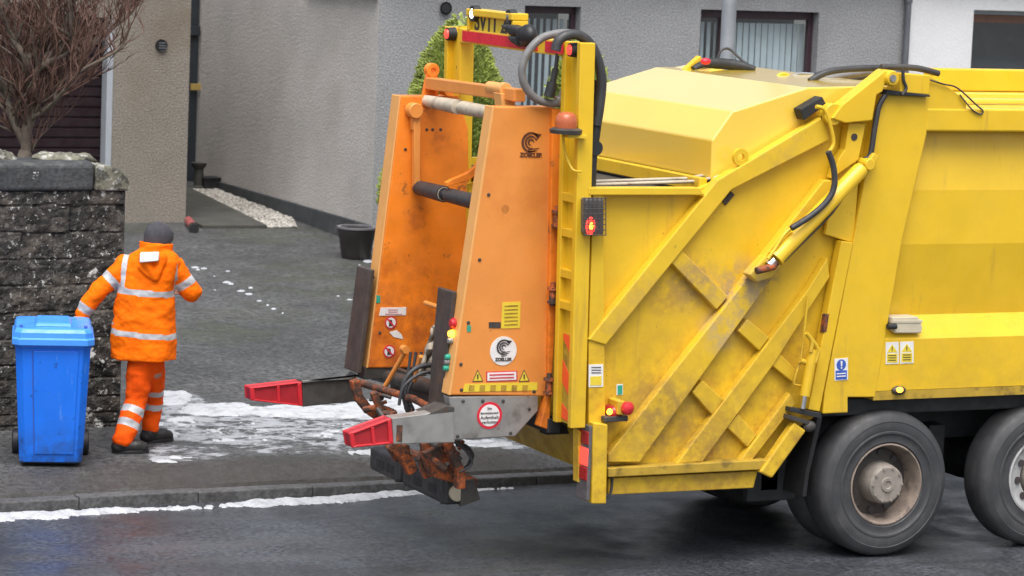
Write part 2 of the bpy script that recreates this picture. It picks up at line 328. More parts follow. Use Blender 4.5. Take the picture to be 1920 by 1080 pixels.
def tag(o, label, cat, group=None):
    o['label'] = label; o['category'] = cat
    if group: o['group'] = group
    return o
def kind(o, k): o['kind'] = k; return o
def pl(pts, y): return [S(px, py, y) for px, py in pts]
def plate(name, pts, y0, y1, mat, parent, bevel=.006):
    return MB().prism(pl(pts, y0), (0, y1-y0, 0)).build(name, mat, parent, bevel)
def decal(name, pts, y, mat, parent, th=.004):
    return MB().prism(pl(pts, y-th), (0, th+.003, 0)).build(name, mat, parent)
def disc(name, px, py, r, y, mat, parent, th=.004, n=28):
    return MB().lathe(S(px, py, y-th), (0, 1, 0), [(0, r), (th+.003, r)], n).build(name, mat, parent)
def text(name, s, at, right, up, size, mat, parent, off=.0):
    cu = bpy.data.curves.new(name, 'FONT'); cu.body = s; cu.size = size; cu.align_x = 'CENTER'; cu.align_y = 'CENTER'; cu.extrude = .0015; cu.offset = off
    t = bpy.data.objects.new(name, cu); COL.objects.link(t)
    dg = bpy.context.evaluated_depsgraph_get(); me = bpy.data.meshes.new_from_object(t.evaluated_get(dg)); bpy.data.objects.remove(t)
    right, up = Vector(right).normalized(), Vector(up).normalized(); nrm = right.cross(up)
    A = Matrix((right, up, nrm)).transposed(); loc = Vector(at) - base_of(parent)
    for v in me.vertices: v.co = A @ v.co + loc
    me.materials.clear(); me.materials.append(MT[mat]); me.name = name
    o = bpy.data.objects.new(name, me); COL.objects.link(o); o.parent = parent; return o

# ================================================================== GROUND
kind(MB().add([(-400, -400, -.10), (400, -400, -.10), (400, 400, -.10), (-400, 400, -.10)], [(0, 1, 2, 3)]).build('terrain', 'terrain'), 'structure')
def grid(x0, x1, y0, y1, nx, ny, zf):
    vs = [(x0+(x1-x0)*i/nx, y0+(y1-y0)*j/ny) for j in range(ny+1) for i in range(nx+1)]
    b = MB(); b.add([(x, y, zf(x, y)) for x, y in vs], [(j*(nx+1)+i, j*(nx+1)+i+1, (j+1)*(nx+1)+i+1, (j+1)*(nx+1)+i) for j in range(ny) for i in range(nx)]); return b
kind(grid(-60, 60, -40, 3.0, 60, 22, lambda x, y: -.004).build('road', 'asphalt'), 'structure')
# kerb stones of the dropped kerb
k = MB(); x = -12.0
while x < 12:
    L = .9 + random.uniform(-.04, .04); dz = random.uniform(-.006, .006)
    k.box(x+.002, x+L-.002, 2.99, 3.13, -.08, .075+dz); x += L
kind(k.build('kerb', 'kerb', bevel=.01), 'structure')
def soft(d, a, b): t = min(1, max(0, (d-a)/(b-a))); return t*t*(3-2*t)
def blobs(lst):
    out = []
    for px, py, rx, ry, s in lst:
        c = G(px, py); ex = (G(px+rx, py)-c); ey = (G(px, py-ry)-c); out.append((c, ex, ey, s))
    return out
def inside(bl, x, y):
    v = 0
    for c, ex, ey, s in bl:
        det = ex.x*ey.y - ex.y*ey.x; dx, dy = x-c.x, y-c.y
        a, b = (dx*ey.y-dy*ey.x)/det, (ex.x*dy-ex.y*dx)/det
        v = max(v, s*soft(-math.hypot(a, b), -1.15, -.55))
    return v
SLUSH = blobs([(330, 765, 80, 40, 1), (450, 800, 190, 50, 1), (620, 790, 170, 45, 1), (740, 770, 110, 35, 1), (350, 848, 110, 24, .85), (560, 835, 160, 26, .8), (960, 832, 130, 14, 1), (1000, 882, 120, 16, 1), (720, 900, 320, 18, 1), (250, 918, 260, 14, .95),
               (620, 930, 200, 12, .55), (200, 850, 120, 18, .45), (560, 880, 260, 14, .4), (470, 690, 160, 40, .42), (600, 660, 120, 40, .3)])
MOSS = blobs([(600, 520, 170, 40, 1), (420, 620, 110, 30, 1), (690, 560, 60, 60, .9), (250, 425, 60, 16, .9), (520, 440, 130, 20, .9), (760, 520, 120, 60, .8), (480, 590, 140, 30, .7)])
GRIT = blobs([(480, 885, 360, 22, 1), (880, 855, 160, 16, 1), (150, 900, 220, 22, .8), (560, 868, 200, 16, 1)])
dr = grid(-9, 9, 3.105, 24, 300, 280, lambda x, y: -.05 if y < 3.12 else gz(y) + .006*noise.noise((x*1.3, y*1.3, 0)))
d = dr.build('driveway', 'drive'); kind(d, 'structure')
for nm, bl in (('slush', SLUSH), ('moss', MOSS), ('grit', GRIT)):
    at = d.data.attributes.new(nm, 'FLOAT', 'POINT')
    at.data.foreach_set('value', [inside(bl, v.x, v.y) if v.y < 19 else 0 for v in dr.v])
for sx in (-1, 1):
    kind(MB().add([(sx*9, 3.13, gz(3.13)-.03), (sx*60, 3.13, gz(3.13)-.03), (sx*60, 60, gz(60)), (sx*9, 60, gz(60))], [(0, 1, 2, 3)]).build('pavement', 'concrete'), 'structure')
kind(MB().add([(-9, 24, gz(24)), (9, 24, gz(24)), (9, 60, gz(60)), (-9, 60, gz(60))], [(0, 1, 2, 3)]).build('ground', 'concrete'), 'structure')
# solid snow lying on the driveway and along the gutter
def snow_sheet(x0, x1, y0, y1, st, bl, thr, zf, hmax, name, band=None):
    nx, ny = int((x1-x0)/st), int((y1-y0)/(st*1.6)); H = {}
    for j in range(ny+1):
        for i in range(nx+1):
            x, y = x0+i*st, y0+j*st*1.6
            v = inside(bl, x, y) if band is None else band(x, y)
            n = noise.fractal((x*5.5, y*4.5, 3.3), .62, 2.1, 6)*.42
            H[i, j] = (x, y, v + n - thr)
    b = MB(); idx = {}
    def vid(k):
        if k not in idx:
            x, y, h = H[k]; idx[k] = len(b.v); jx = random.uniform(-.3, .3)*st
            b.v.append(Vector((x+jx, y, zf(y) + (-.004 if h <= 0 else .006 + min(1, h*2.2)*hmax*(.55+.8*noise.noise((x*9, y*9, 0)))))))
        return idx[k]
    for j in range(ny):
        for i in range(nx):
            q = [(i, j), (i+1, j), (i+1, j+1), (i, j+1)]
            if any(H[k][2] > 0 for k in q): b.f.append(tuple(vid(k) for k in q)); b.m.append(0)
    return kind(b.build(name, 'snow', smooth=60), 'stuff')
SN = blobs([(310, 746, 60, 16, 1), (420, 768, 100, 15, 1), (570, 772, 140, 15, 1), (690, 770, 90, 20, 1.05), (770, 756, 80, 24, 1.1), (800, 745, 50, 20, 1.1), (480, 812, 200, 26, .40), (640, 812, 150, 24, .42),
            (330, 800, 70, 26, .46), (330, 862, 60, 8, .7), (900, 832, 90, 8, .8), (700, 848, 60, 8, .6)])
snow_sheet(-4.6, .6, 3.2, 7.6, .015, SN, .60, gz, .022, 'driveway_snow')
def gutter_band(x, y):
    lo = .5+.5*noise.noise((x*.55, 2.2, 0)); w = (.045+.10*lo)*(.35+.65*soft(-x, 1.2, 3.6)); c = 2.93-.10*soft(-x, 2.4, 3.4) + .02*noise.noise((x*1.5, 6, 0))
    gap = 1-.75*soft(noise.noise((x*1.1, 8.5, 0))+.25*soft(x, -3.2, -1.5), .22, .45)
    return (1.12-.62*abs(y-c)/w)*gap*soft(x, 1.0, .4)*soft(-x, 8, 7)
snow_sheet(-7.5, 1.0, 2.58, 3.0, .0125, None, .50, lambda y: .0, .026, 'gutter_snow', gutter_band)
# little snow remnants trailing over the driveway
sp = MB()
for px, py, rx, ry in [(366, 501, 9, 2.5), (382, 503, 8, 2), (371, 505, 5, 1.5), (425, 529, 10, 3.2), (433, 532, 7, 2.5), (427, 508, 5, 1.5), (402, 518, 3, 1.5), (452, 545, 10, 2), (466, 551, 9, 3), (470, 539, 5, 1.5), (486, 564, 7, 1.8), (502, 572, 4, 2), (513, 579, 6, 2.4), (530, 587, 3, 1.6), (403, 544, 3, 1.2), (655, 562, 8, 1.6), (634, 555, 4, 1.2), (674, 497, 5, 2), (690, 490, 16, 4)]:
    c = G(px, py); ex = G(px+rx, py)-c; ey = G(px, py-ry)-c; n = 12; vs = [c+Vector((0, 0, .010))]
    vs += [c + (ex*math.cos(2*math.pi*k/n) + ey*math.sin(2*math.pi*k/n))*(.8+.35*random.random()) - Vector((0, 0, .004)) for k in range(n)]
    sp.add(vs, [(0, 1+k, 1+(k+1) % n) for k in range(n)])
kind(sp.build('snow_crumbs', 'snow', smooth=80), 'stuff')

# ================================================================== HOUSES
def facade(b, x0, x1, z0, z1, y, holes, depth=.25):
    """front wall slab with window openings"""
    xs = sorted({x0, x1, *[h[0] for h in holes], *[h[1] for h in holes]}); zs = sorted({z0, z1, *[h[2] for h in holes], *[h[3] for h in holes]})
    for i in range(len(xs)-1):
        for j in range(len(zs)-1):
            cx, cz = (xs[i]+xs[i+1])/2, (zs[j]+zs[j+1])/2
            if any(h[0] < cx < h[1] and h[2] < cz < h[3] for h in holes): continue
            a, c, e, f = xs[i], xs[i+1], zs[j], zs[j+1]
            b.add([(a, y, e), (c, y, e), (c, y, f), (a, y, f)], [(0, 1, 2, 3)])
    for h in holes:
        a, c, e, f = h
        b.add([(a, y, e), (c, y, e), (c, y, f), (a, y, f), (a, y+depth, e), (c, y+depth, e), (c, y+depth, f), (a, y+depth, f)], [(0, 4, 5, 1), (1, 5, 6, 2), (2, 6, 7, 3), (3, 7, 4, 0)])
    return b
def window(parent, x0, x1, z0, z1, y, mullions, blinds=True, fr='plum', fw=.07, head=None, part=None):
    w = MB(); yy = y+.13
    w.box(x0, x1, yy, yy+.07, z1-fw*1.5, z1); w.box(x0, x1, yy, yy+.07, z0, z0+fw); w.box(x0, x0+fw, yy, yy+.07, z0+fw, z1-fw*1.5); w.box(x1-fw, x1, yy, yy+.07, z0+fw, z1-fw*1.5)
    for mx in mullions: w.box(mx-fw*.6, mx+fw*.6, yy-.003, yy+.067, z0+fw, z1-fw*1.5)
    o = w.build('window', fr, parent, .006)
    MB().box(x0+fw, x1-fw, yy+.03, yy+.036, z0+fw, z1-fw*1.5).build('pane', 'glass', o)
    if head: MB().box(x0+fw, x1-fw, yy-.004, yy+.02, z1-fw*1.5-.10, z1-fw*1.5-.002).build('head_board', head, o)
    if blinds:
        b = MB(); x = x0+.05; zt = z1-.16
        while x < x1-.06:
            a = random.uniform(.5, .85) if part is None or x < part else random.uniform(.05, .28); dx, dy = .045*math.cos(a), .045*math.sin(a); n = 4
            pts = [(x+.045+dx*(2*i/n-1), yy+.14+dy*(2*i/n-1)+.008*math.sin(math.pi*i/n)) for i in range(n+1)]
            b.add([(p[0], p[1], z) for p in pts for z in (z0, zt)], [(2*i, 2*i+2, 2*i+3, 2*i+1) for i in range(n)]); x += .088
        b.build('vertical_blind', 'blind', o, smooth=60)
    MB().box(x0+.01, x1-.01, yy+.45, yy+.47, z0-.02, z1+.02).build('dark_room', 'dark', o)  # near-black sheet standing in for the unlit room
    return o
HY, HX, HB = 14.2, 2.0, 20.4
# grey house with beige side wall
h = thing('grey_house', 'grey roughcast house with vertical blinds in its windows behind the lorry', 'house', (5.5, HY+3, .5))
wins = [(3.86, 4.60, 1.35, 3.335), (6.23, 7.90, 1.75, 3.345)]
wb = facade(MB(), HX, 9.20, .2, 4.0, HY, wins); wb.build('front_wall', 'harl', h)
MB().add([(HX, HY, .2), (HX, HB, .2), (HX, HB, 4.0), (HX, HY, 4.0), (HX+.2, HB, 4.0), (HX+.2, HB, .2)], [(0, 1, 2, 3), (1, 5, 4, 2)]).build('side_wall', 'harl_beige', h)
MB().prism([(HX-.03, HY+.01, .2), (HX-.03, HB-.02, .2), (HX-.03, HB-.02, .748), (HX-.03, HY+.01, .748)], (.08, 0, 0)).build('plinth', 'plinth', h, .01)
window(h, *wins[0][:2], wins[0][2], wins[0][3], HY, [], fw=.06)
window(h, *wins[1][:2], wins[1][2], wins[1][3], HY, [6.62], part=6.62)
MB().add([(HX-.1, HY-.3, 3.95), (9.2, HY-.3, 3.95), (9.2, HY+3.2, 5.6), (HX-.1, HY+3.2, 5.6), (9.2, HB+.2, 3.95), (HX-.1, HB+.2, 3.95)], [(0, 1, 2, 3), (3, 2, 4, 5)]).build('roof', 'slate', h)
MB().tube([(HX-.06, HY+.02, 3.43), (HX-.06, HY+2.2, 3.43)], .05, 10).build('gutter', 'pipe', h, smooth=50)
c = S(833, 15, HY)
MB().lathe(c+Vector((0, -.05, 0)), (0, 1, 0), [(0, .075), (0, .06), (.02, .055), (.021, .0), (.05, .0)], 24).build('vent', 'blackplastic', h, smooth=40)
# white house to the right
wh = thing('white_house', 'white roughcast house with a dark window at the right edge', 'house', (13, HY+3, .5))
ww = [(10.17, 11.8, 1.7, 3.43)]
facade(MB(), 9.20, 16, .2, 4.0, HY-.02, ww).build('front_wall', 'harl_white', wh)
MB().add([(9.20, HY-.02, .2), (9.20, HY, .2), (9.20, HY, 4), (9.20, HY-.02, 4)], [(0, 1, 2, 3)]).build('wall_edge', 'harl_white', wh)
window(wh, 10.17, 11.8, 1.7, 3.43, HY-.02, [], blinds=False, fr='frame_grey', fw=.04, head='brownwood')
MB().add([(9.25, HY-.3, 3.95), (16.3, HY-.3, 3.95), (16.3, HY+3.2, 5.6), (9.25, HY+3.2, 5.6), (16.3, HB+.2, 3.95), (9.25, HB+.2, 3.95)], [(0, 1, 2, 3), (3, 2, 4, 5)]).build('roof', 'slate', wh)
dp = MB().tube([(9.15, HY-.07, .45), (9.15, HY-.07, 3.9)], .04, 10)
for z in (1.2, 2.6, 3.5): dp.lathe((9.15, HY-.07, z), (0, 0, 1), [(0, .052), (.05, .052)], 12)
tag(dp.build('downpipe', 'pipe', smooth=40), 'dark grey downpipe on the joint between grey and white houses', 'downpipe')
# garage
GYF = 16.43
ga = thing('garage', 'brown roughcast garage with a maroon roller door', 'garage', (-1.5, GYF+2, .5))
facade(MB(), -4.2, .5, .2, 3.9, GYF, [(-3.1, -.46, .2, 2.99)], .22).build('front_wall', 'harl_brown', ga)
MB().add([(.5, GYF, .2), (.5, 21.6, .2), (.5, 21.6, 3.9), (.5, GYF, 3.9)], [(0, 1, 2, 3)]).build('side_wall', 'harl_brown', ga)
gd = MB(); z = .45
while z < 3.0: 
    gd.prism([(-3.08, GYF+.24, z), (-3.08, GYF+.205, z+.012), (-3.08, GYF+.20, z+.10), (-3.08, GYF+.235, z+.118)], (2.6, 0, 0)); z += .122
gd.box(-3.08, -.48, GYF+.23, GYF+.26, .4, 3.0)
gdo = gd.build('roller_door', 'maroon', ga)
MB().box(-.53, -.455, GYF-.012, GYF+.19, .45, 2.985).build('door_frame', 'frame_grey', ga, .006)
MB().add([(-4.4, GYF-.2, 3.9), (.6, GYF-.2, 3.9), (.6, 21.8, 4.3), (-4.4, 21.8, 4.3)], [(0, 1, 2, 3)]).build('roof', 'slate', ga)
c = S(302, 85, GYF)
v = MB(); v.lathe(c+Vector((0, -.03, 0)), (0, 1, 0), [(0, .055), (-.008, .07), (.03, .075)], 28)
vo = v.build('wall_vent', 'blackplastic', ga, smooth=40)
vs = MB()
for dz in (-.03, 0, .03): vs.box(c.x-.04, c.x+.04, c.y-.046, c.y-.03, c.z+dz-.006, c.z+dz+.006)
vs.build('slat', 'pipe', vo)
# passage gate
gt = thing('side_gate', 'dark blue gate closing the passage beside the garage', 'gate', (1.25, 20.3, .6))
b = MB()
for i in range(9): b.box(.52+i*.163, .52+i*.163+.154, 20.32, 20.36, .66, 3.3)
b.build('boards', 'gate', gt, .006)
MB().box(.52, 1.98, 20.27, 20.316, 2.62, 2.74).build('rail', 'gate', gt, .004)
c = S(368, 163, 20.26); MB().box(c.x-.08, c.x+.08, 20.25, 20.269, c.z-.045, c.z+.045).build('latch', 'brass', gt, .004)
# path, gravel, clutter in the passage
pth = [G(345, 400), G(345, 432), G(505, 431), G(368, 364)]
pp = MB(); P = [Vector((p.x, p.y, gz(p.y)+.045)) for p in (Vector((.52, 15.88, 0)), Vector((1.33, 15.84, 0)), Vector((1.60, 19.5, 0)), Vector((.52, 19.6, 0)))]
pp.prism(P, (0, 0, -.10)); kind(pp.build('path', 'concrete', bevel=.008), 'structure')
gr = MB()
for i in range(2100):
    t = random.random(); y = 15.85 + t*3.7; xa = 1.34+.25*t; xb = 1.955-.24*max(0, .22-t)/.22
    x = random.uniform(xa, xb); r = random.uniform(.016, .032)
    gr.blob((x, y, gz(y)+.014+random.uniform(-.006, .008)), r, r*random.uniform(.7, 1.1), r*.6, 6, 4)
kind(gr.build('gravel_bed', 'gravel', smooth=80), 'stuff')
gp = MB()
for (px, py, hh, r) in ((373, 352, .5, .06), (361, 352, .42, .05)):
    pass
pb = thing('passage_planter', 'small dark stone planter pedestal by the passage gate', 'planter', G(372, 358))
c = G(372, 356); MB().lathe(c, (0, 0, 1), [(0, .10), (.04, .10), (.06, .065), (.28, .06), (.31, .09), (.36, .105), (.36, .0)], 20).build('pedestal', 'concrete', pb, smooth=40)
bx2 = thing('crate', 'black plastic crate beside the planter pedestal', 'crate', G(395, 356))
c = G(396, 356); MB().box(c.x-.14, c.x+.14, c.y-.1, c.y+.12, c.z, c.z+.16).build('tub', 'blackplastic', bx2, .01)
MB().box(c.x-.155, c.x+.155, c.y-.115, c.y+.135, c.z+.15, c.z+.175).build('rim', 'blackplastic', bx2, .006)
# red tube lying at the garage corner
a, e = G(353, 421)+Vector((0, 0, .05)), G(364, 437)+Vector((0, 0, .05))
t = thing('rolled_tube', 'dull red tube with black end lying at the garage corner', 'tube', a)
MB().tube([a, a.lerp(e, .78)], .05, 12).build('tube_body', 'redtube', t, smooth=40); MB().tube([a.lerp(e, .77), e], .056, 12).build('end_cap', 'blackplastic', t, smooth=40)
# flower pot at the house corner
c = G(667, 484); p0 = thing('plant_pot', 'round dark glazed plant pot at the house corner', 'pot', c)
MB().lathe(c, (0, 0, 1), [(0, .155), (.02, .165), (.22, .195), (.23, .203), (.335, .218), (.345, .222), (.345, .19), (.29, .185), (.29, .0)], 32).build('pot_body', 'pot', p0, smooth=35)
MB().lathe(c, (0, 0, 1), [(.340, .185), (.340, .228), (.362, .228), (.362, .185), (.340, .185)], 32).build('rim', 'potrim', p0, smooth=50)
MB().lathe(c, (0, 0, 1), [(.295, .185), (.305, .10), (.31, .0)], 20).build('soil', 'soil', p0)
# street lamp post
lp = thing('lamp_post', 'grey galvanised lamp post rising behind the lorry', 'lamp post', (1.16, 4.6, gz(4.6)))
MB().lathe((1.16, 4.6, gz(4.6)-.05), (0, 0, 1), [(0, .09), (1.3, .09), (1.36, .066), (5.6, .058)], 20).build('pole', 'lamp', lp, smooth=40)
MB().tube([(1.16, 4.6, 5.7), (1.16, 4.45, 5.95), (1.16, 4.0, 6.05), (1.16, 3.5, 6.05)], .03, 10, 5).build('bracket', 'lamp', lp, smooth=50)
MB().blob((1.16, 3.2, 6.03), .13, .36, .07).build('lantern', 'lamp', lp, smooth=60)

# ================================================================== STONE WALL
YW = 4.95; zt = S(120, 305, YW).z; xe = S(237, 370, YW).x; zc = S(0, 358, YW).z
sw = thing('stone_wall', 'dark lichen spotted stone boundary wall with slate coping', 'wall', (-6, YW+.2, gz(YW)))
rw = random.Random(11); courses = []; z = .08
while z < zc-.005:
    hh = min(rw.choice((.09, .11, .14, .17, .21)), zc-z)
    if zc-z-hh < .05: hh = zc-z
    x = xe; row = []
    while x > -8:
        L = rw.uniform(.25, .8); row.append((x-L, x, rw.uniform(-.010, .010))); x -= L
    courses.append((z, z+hh, row)); z += hh
b = MB(); st = .0145; nx, nz_ = int((xe+7.2)/st), int((zc-.08)/st)
for j in range(nz_+1):
    z0 = .08+(zc-.08)*j/nz_
    for i in range(nx+1):
        x = xe-(xe+7.2)*(1-i/nx)
        xw, zw = x+.016*noise.noise((x*6, z0*6, 1)), z0+.018*noise.noise((x*4, z0*5, 7))
        cz = next((c for c in courses if c[0] <= zw < c[1]), courses[-1] if zw >= zc else courses[0])
        k = next((r for r in cz[2] if r[0] <= xw < r[1]), cz[2][0])
        dd = min(xw-k[0], k[1]-xw, zw-cz[0], cz[1]-zw); g_ = 1-min(1, max(0, dd)/.013)
        h_ = k[2] + .018*noise.fractal((x*9, z0*9, k[2]*90), .8, 2.1, 5) - .018*g_*g_
        if i == nx: h_ = -.03
        b.v.append(Vector((x, YW-h_, z0)))
for j in range(nz_):
    for i in range(nx): b.f.append((j*(nx+1)+i, j*(nx+1)+i+1, (j+1)*(nx+1)+i+1, (j+1)*(nx+1)+i)); b.m.append(0)
b.build('masonry', 'stone', sw)
eb = MB(); z = .08
for c in courses: eb.box(xe-.3, xe-.004+rw.uniform(-.012, .004), YW+.028, YW+.38, c[0]+.003, c[1]-.003)
eb.build('wall_end', 'stone', sw, .015)
MB().box(-11, xe-.06, YW+.07, YW+.40, 0, zc-.01).build('mortar_core', 'mortar', sw)
xj = S(176, 340, YW).x; x = xj
cp = MB()
while x > -11:
    L = random.uniform(.8, 1.2); cp.prism([(x-L+.004, YW-.03, zc), (x-L+.004, YW-.03, zt-.01), (x-L+.004, YW+.04, zt+.01), (x-L+.004, YW+.34, zt+.01), (x-L+.004, YW+.42, zt-.02), (x-L+.004, YW+.42, zc)], (L-.008, 0, 0)); x -= L
cp.build('coping', 'coping', sw, .03, seg=3)
ce = MB(); r = .17; pts = [Vector((xj+.004, YW-.035, zc)), Vector((xe+.02, YW-.035, zc))]
for k in range(7): a = math.pi/2*k/6; pts.append(Vector((xe+.02-r+r*math.cos(a), YW-.035, zt-.03-r+r*math.sin(a))))
pts.append(Vector((xj+.004, YW-.035, zt-.005)))
ce.prism(pts, (0, .45, 0)); ce.build('end_stone', 'coping_lichen', sw, .02, seg=3)
# loose stones lying on the coping
for px0, px1, hh, lab in ((58, 182, .055, 'long pale lichened stone lying on top of the wall coping'), (-30, 34, .075, 'short lichened stone on the wall coping left of the tree')):
    a_, e_ = S(px0, 302, YW+.22), S(px1, 302, YW+.22); b = MB(); L = e_.x-a_.x
    b.blob(((a_.x+e_.x)/2, YW+.22, zt+.015), L/2, .11, hh, 28, 14)
    b.v = [v + Vector((.02, .02, .03))*noise.fractal(v*7, .8, 2, 4) - Vector((0, 0, .35*hh*max(0, (v.x-a_.x)/L))) for v in b.v]
    tag(b.build('loose_stone', 'coping_lichen', None, smooth=60), lab, 'stone', 'loose stones on the wall')
# ================================================================== TREES
def bare_tree():
    yb = 6.3; base = S(42, 330, yb); t = thing('bare_tree', 'leafless tree with reddish twigs behind the stone wall', 'tree', (base.x, yb, gz(yb)))
    tk, br = MB(), MB(); gnd = Vector((base.x-.02, yb, gz(yb)-.05))
    def P(px, py, dy): return S(px, py, yb+dy)
    tk.tube([gnd, gnd.lerp(base, .5)+Vector((.03, 0, 0)), base, P(48, 285, .02)], [.085, .07, .062, .055], 10, 4)
    limbs = [([(48, 288, .02), (52, 225, 0), (62, 170, -.05), (52, 110, -.1), (30, 60, -.15), (18, -30, -.2)], .045),
             ([(50, 250, 0), (84, 180, .05), (110, 140, .1), (150, 110, .12), (170, 88, .15), (205, 45, .2), (250, -8, .25)], .038),
             ([(62, 170, -.05), (85, 120, -.15), (125, 85, -.2), (135, 40, -.3), (130, -30, -.3)], .034),
             ([(46, 270, .02), (30, 215, .1), (5, 165, .2), (-20, 110, .25), (-40, 20, .3)], .034),
             ([(52, 225, 0), (90, 215, -.2), (130, 175, -.35), (160, 130, -.4), (215, 85, -.45), (245, 40, -.5)], .022),
             ([(52, 112, -.1), (80, 80, .05), (100, 30, .1), (105, -30, .1)], .028),
             ([(30, 215, .1), (45, 160, .3), (50, 80, .4), (70, -20, .5)], .026),
             ([(60, 282, 0), (85, 262, -.05), (105, 235, -.1)], .010), ([(110, 140, .1), (60, 118, .2), (20, 128, .3), (-20, 100, .35)], .02)]
    segs = []
    for pts, r in limbs:
        V = [P(*q) for q in pts]; V = [V[0]] + [v + Vector((random.uniform(-.05, .05), random.uniform(-.05, .05), random.uniform(-.04, .04))) for v in V[1:]]; n = len(V); rs = [r*(1-.62*i/(n-1)) for i in range(n)]
        (tk if r > .05 else br).tube(V, rs, 8, 5)
        for i in range(n-1): segs.append((V[i], V[i+1], rs[i]))
    def grow(p, d, L, r, lev):
        pts, n = [p], 4; q = p.copy(); dd = d.copy()
        for i in range(n):
            dd = (dd + Vector((random.uniform(-.38, .38), random.uniform(-.38, .38), random.uniform(-.14, .30)))).normalized(); q = q + dd*L/n; pts.append(q.copy())
        br.cur = 1 if r < .012 else 0
        br.tube(pts, [r*(1-.75*i/n) for i in range(n+1)], 5 if r > .006 else 4, 2)
        if lev > 0:
            for i in range(random.choice((3, 4, 5))):
                k = random.randint(1, n); a = (dd + Vector((random.uniform(-.9, .9), random.uniform(-.9, .9), random.uniform(-.1, .9)))).normalized()
                grow(pts[k], a, L*random.uniform(.45, .75), r*.55, lev-1)
    for a, bb, r in segs:
        for i in range(5):
            tt = random.random(); p = a.lerp(bb, tt); d0 = (bb-a).normalized()
            dd = (d0*.6 + Vector((random.uniform(-.9, .9), random.uniform(-.7, .7), random.uniform(-.1, 1.0)))).normalized()
            grow(p, dd, random.uniform(.25, .6), min(.017, r*.6), 2)
    tk.build('trunk', 'bark', t, smooth=60); br.build('crown', ['bark', 'twig'], t, smooth=60)
bare_tree()
def conifer(name, label, c, R, H, n):
    t = thing(name, label, 'tree', c, 'conifers in front of the grey house')
    MB().tube([c, c+Vector((0, 0, H*.9))], [.07, .015], 8).build('trunk', 'bark', t, smooth=60)
    b = MB()
    # bulging sides, pointed top
    def prof(u): return R*(1-u)**.6*(1+.04*math.sin(u*9))*min(1, .30+u*2.0)
    b.cur = 1; b.lathe(c, (0, 0, 1), [(.05, R*.3)] + [(H*u, prof(u)*.82) for u in (.03, .12, .25, .4, .55, .7, .85, .94)] + [(H*.98, .01)], 22)
    b.cur = 0
    for i in range(n):
        u = 1-math.sqrt(random.random())*.99; u = max(.01, u); a = random.uniform(0, 2*math.pi); cl = .5+.5*noise.noise((math.cos(a)*3, math.sin(a)*3, u*9))
        r = prof(u)*random.uniform(.82, .93+.22*cl); p = c + Vector((math.cos(a)*r, math.sin(a)*r, H*u))
        out = Vector((math.cos(a), math.sin(a), random.uniform(.2, 1.3))).normalized(); s = random.uniform(.022, .055); side = out.orthogonal().normalized()
        side = Matrix.Rotation(random.uniform(0, 6.28), 3, out) @ side
        for q in range(2):
            sd = Matrix.Rotation(1.57*q, 3, out) @ side
            b.add([p-sd*s*.35, p+out*s*.6-sd*s*.5, p+out*s*1.4, p+out*s*.6+sd*s*.5, p+sd*s*.35], [(0, 1, 2, 3, 4)])
    b.build('crown', ['conifer', 'conifer_core'], t)
cy = 11.6
c = S(862, 30, cy); conifer('conifer_tree', 'broad golden green cone shaped conifer left of the window', Vector((c.x, cy, gz(cy))), 1.0, c.z-gz(cy), 24000)
c = S(1090, 70, cy+.3); conifer('conifer_tree', 'golden green conifer mostly hidden behind the lift mast and lorry', Vector((c.x, cy+.3, gz(cy))), .80, c.z-gz(cy), 16000)
# ================================================================== REFUSE LORRY
TR = thing('refuse_lorry', 'yellow bin lorry with an orange bin lift at its rear and dirty ribbed tailgate', 'lorry', (0, 1.15, 0))
NY, FY = 0.0, 2.32
# --- tailgate: near side wall, stiffeners standing proud of it
tail = plate('tailgate', [(1104, 352), (1312, 352), (1345, 338), (1545, 220), (1650, 150), (1640, 300), (1598, 452), (1535, 778), (1500, 800), (1425, 882), (1141, 900), (1103, 800)], .085, .13, 'yellow_dirty', TR)
far = [Vector((p.x, FY-.05, p.z)) for p in pl([(1104, 352), (1312, 352), (1545, 220), (1650, 150), (1598, 452), (1535, 778), (1425, 882), (1141, 900)], .06)]
MB().prism(far, (0, .05, 0)).build('far_side', 'yellow', tail)
RIB = [
 ([(1103, 637), (1345, 338), (1545, 218), (1556, 262), (1372, 356), (1136, 647)], 0.0),
 ([(1141, 852), (1545, 338), (1592, 338), (1438, 535), (1200, 867), (1141, 867)], 0.0),
 ([(1268, 870), (1514, 545), (1552, 483), (1556, 520), (1450, 685), (1318, 866)], 0.012),
 ([(1388, 864), (1482, 737), (1492, 758), (1410, 864)], 0.012),
 ([(1258, 492), (1278, 469), (1366, 556), (1344, 581)], .02), ([(1384, 621), (1402, 598), (1443, 633), (1424, 658)], .024),
 ([(1298, 736), (1318, 713), (1357, 749), (1336, 779)], .024), ([(1364, 802), (1384, 776), (1420, 816), (1402, 839)], .03),
 ([(1448, 686), (1462, 662), (1494, 694), (1490, 720)], .03)]
for pts, y in RIB: plate('stiffener', pts, y, .0855, 'yellow_rib', tail, .008)
plate('edge_flange', [(1113, 352), (1132, 352), (1134, 645), (1136, 850), (1104, 850), (1104, 640)], .015, .0855, 'yellow_dirty', tail)
plate('top_rail', [(1104, 352), (1312, 352), (1322, 366), (1104, 366)], -.005, .0855, 'yellow_rib', tail)
plate('bottom_rail', [(1141, 878), (1440, 862), (1425, 881), (1141, 895)], -.03, .085, 'olive', tail)
plate('skirt', [(1141, 897), (1421, 883), (1413, 915), (1141, 928)], .03, .09, 'yellow_rib', tail)
plate('corner_guard', [(1425, 886), (1490, 792), (1512, 808), (1448, 897)], -.05, .02, 'yellow_rib', tail, .012)
MB().tube([S(1356, 381, .09), S(1372, 362, .09)], .024, 10).build('slot', 'ink', tail)  # dark tube painting the shade inside a slot
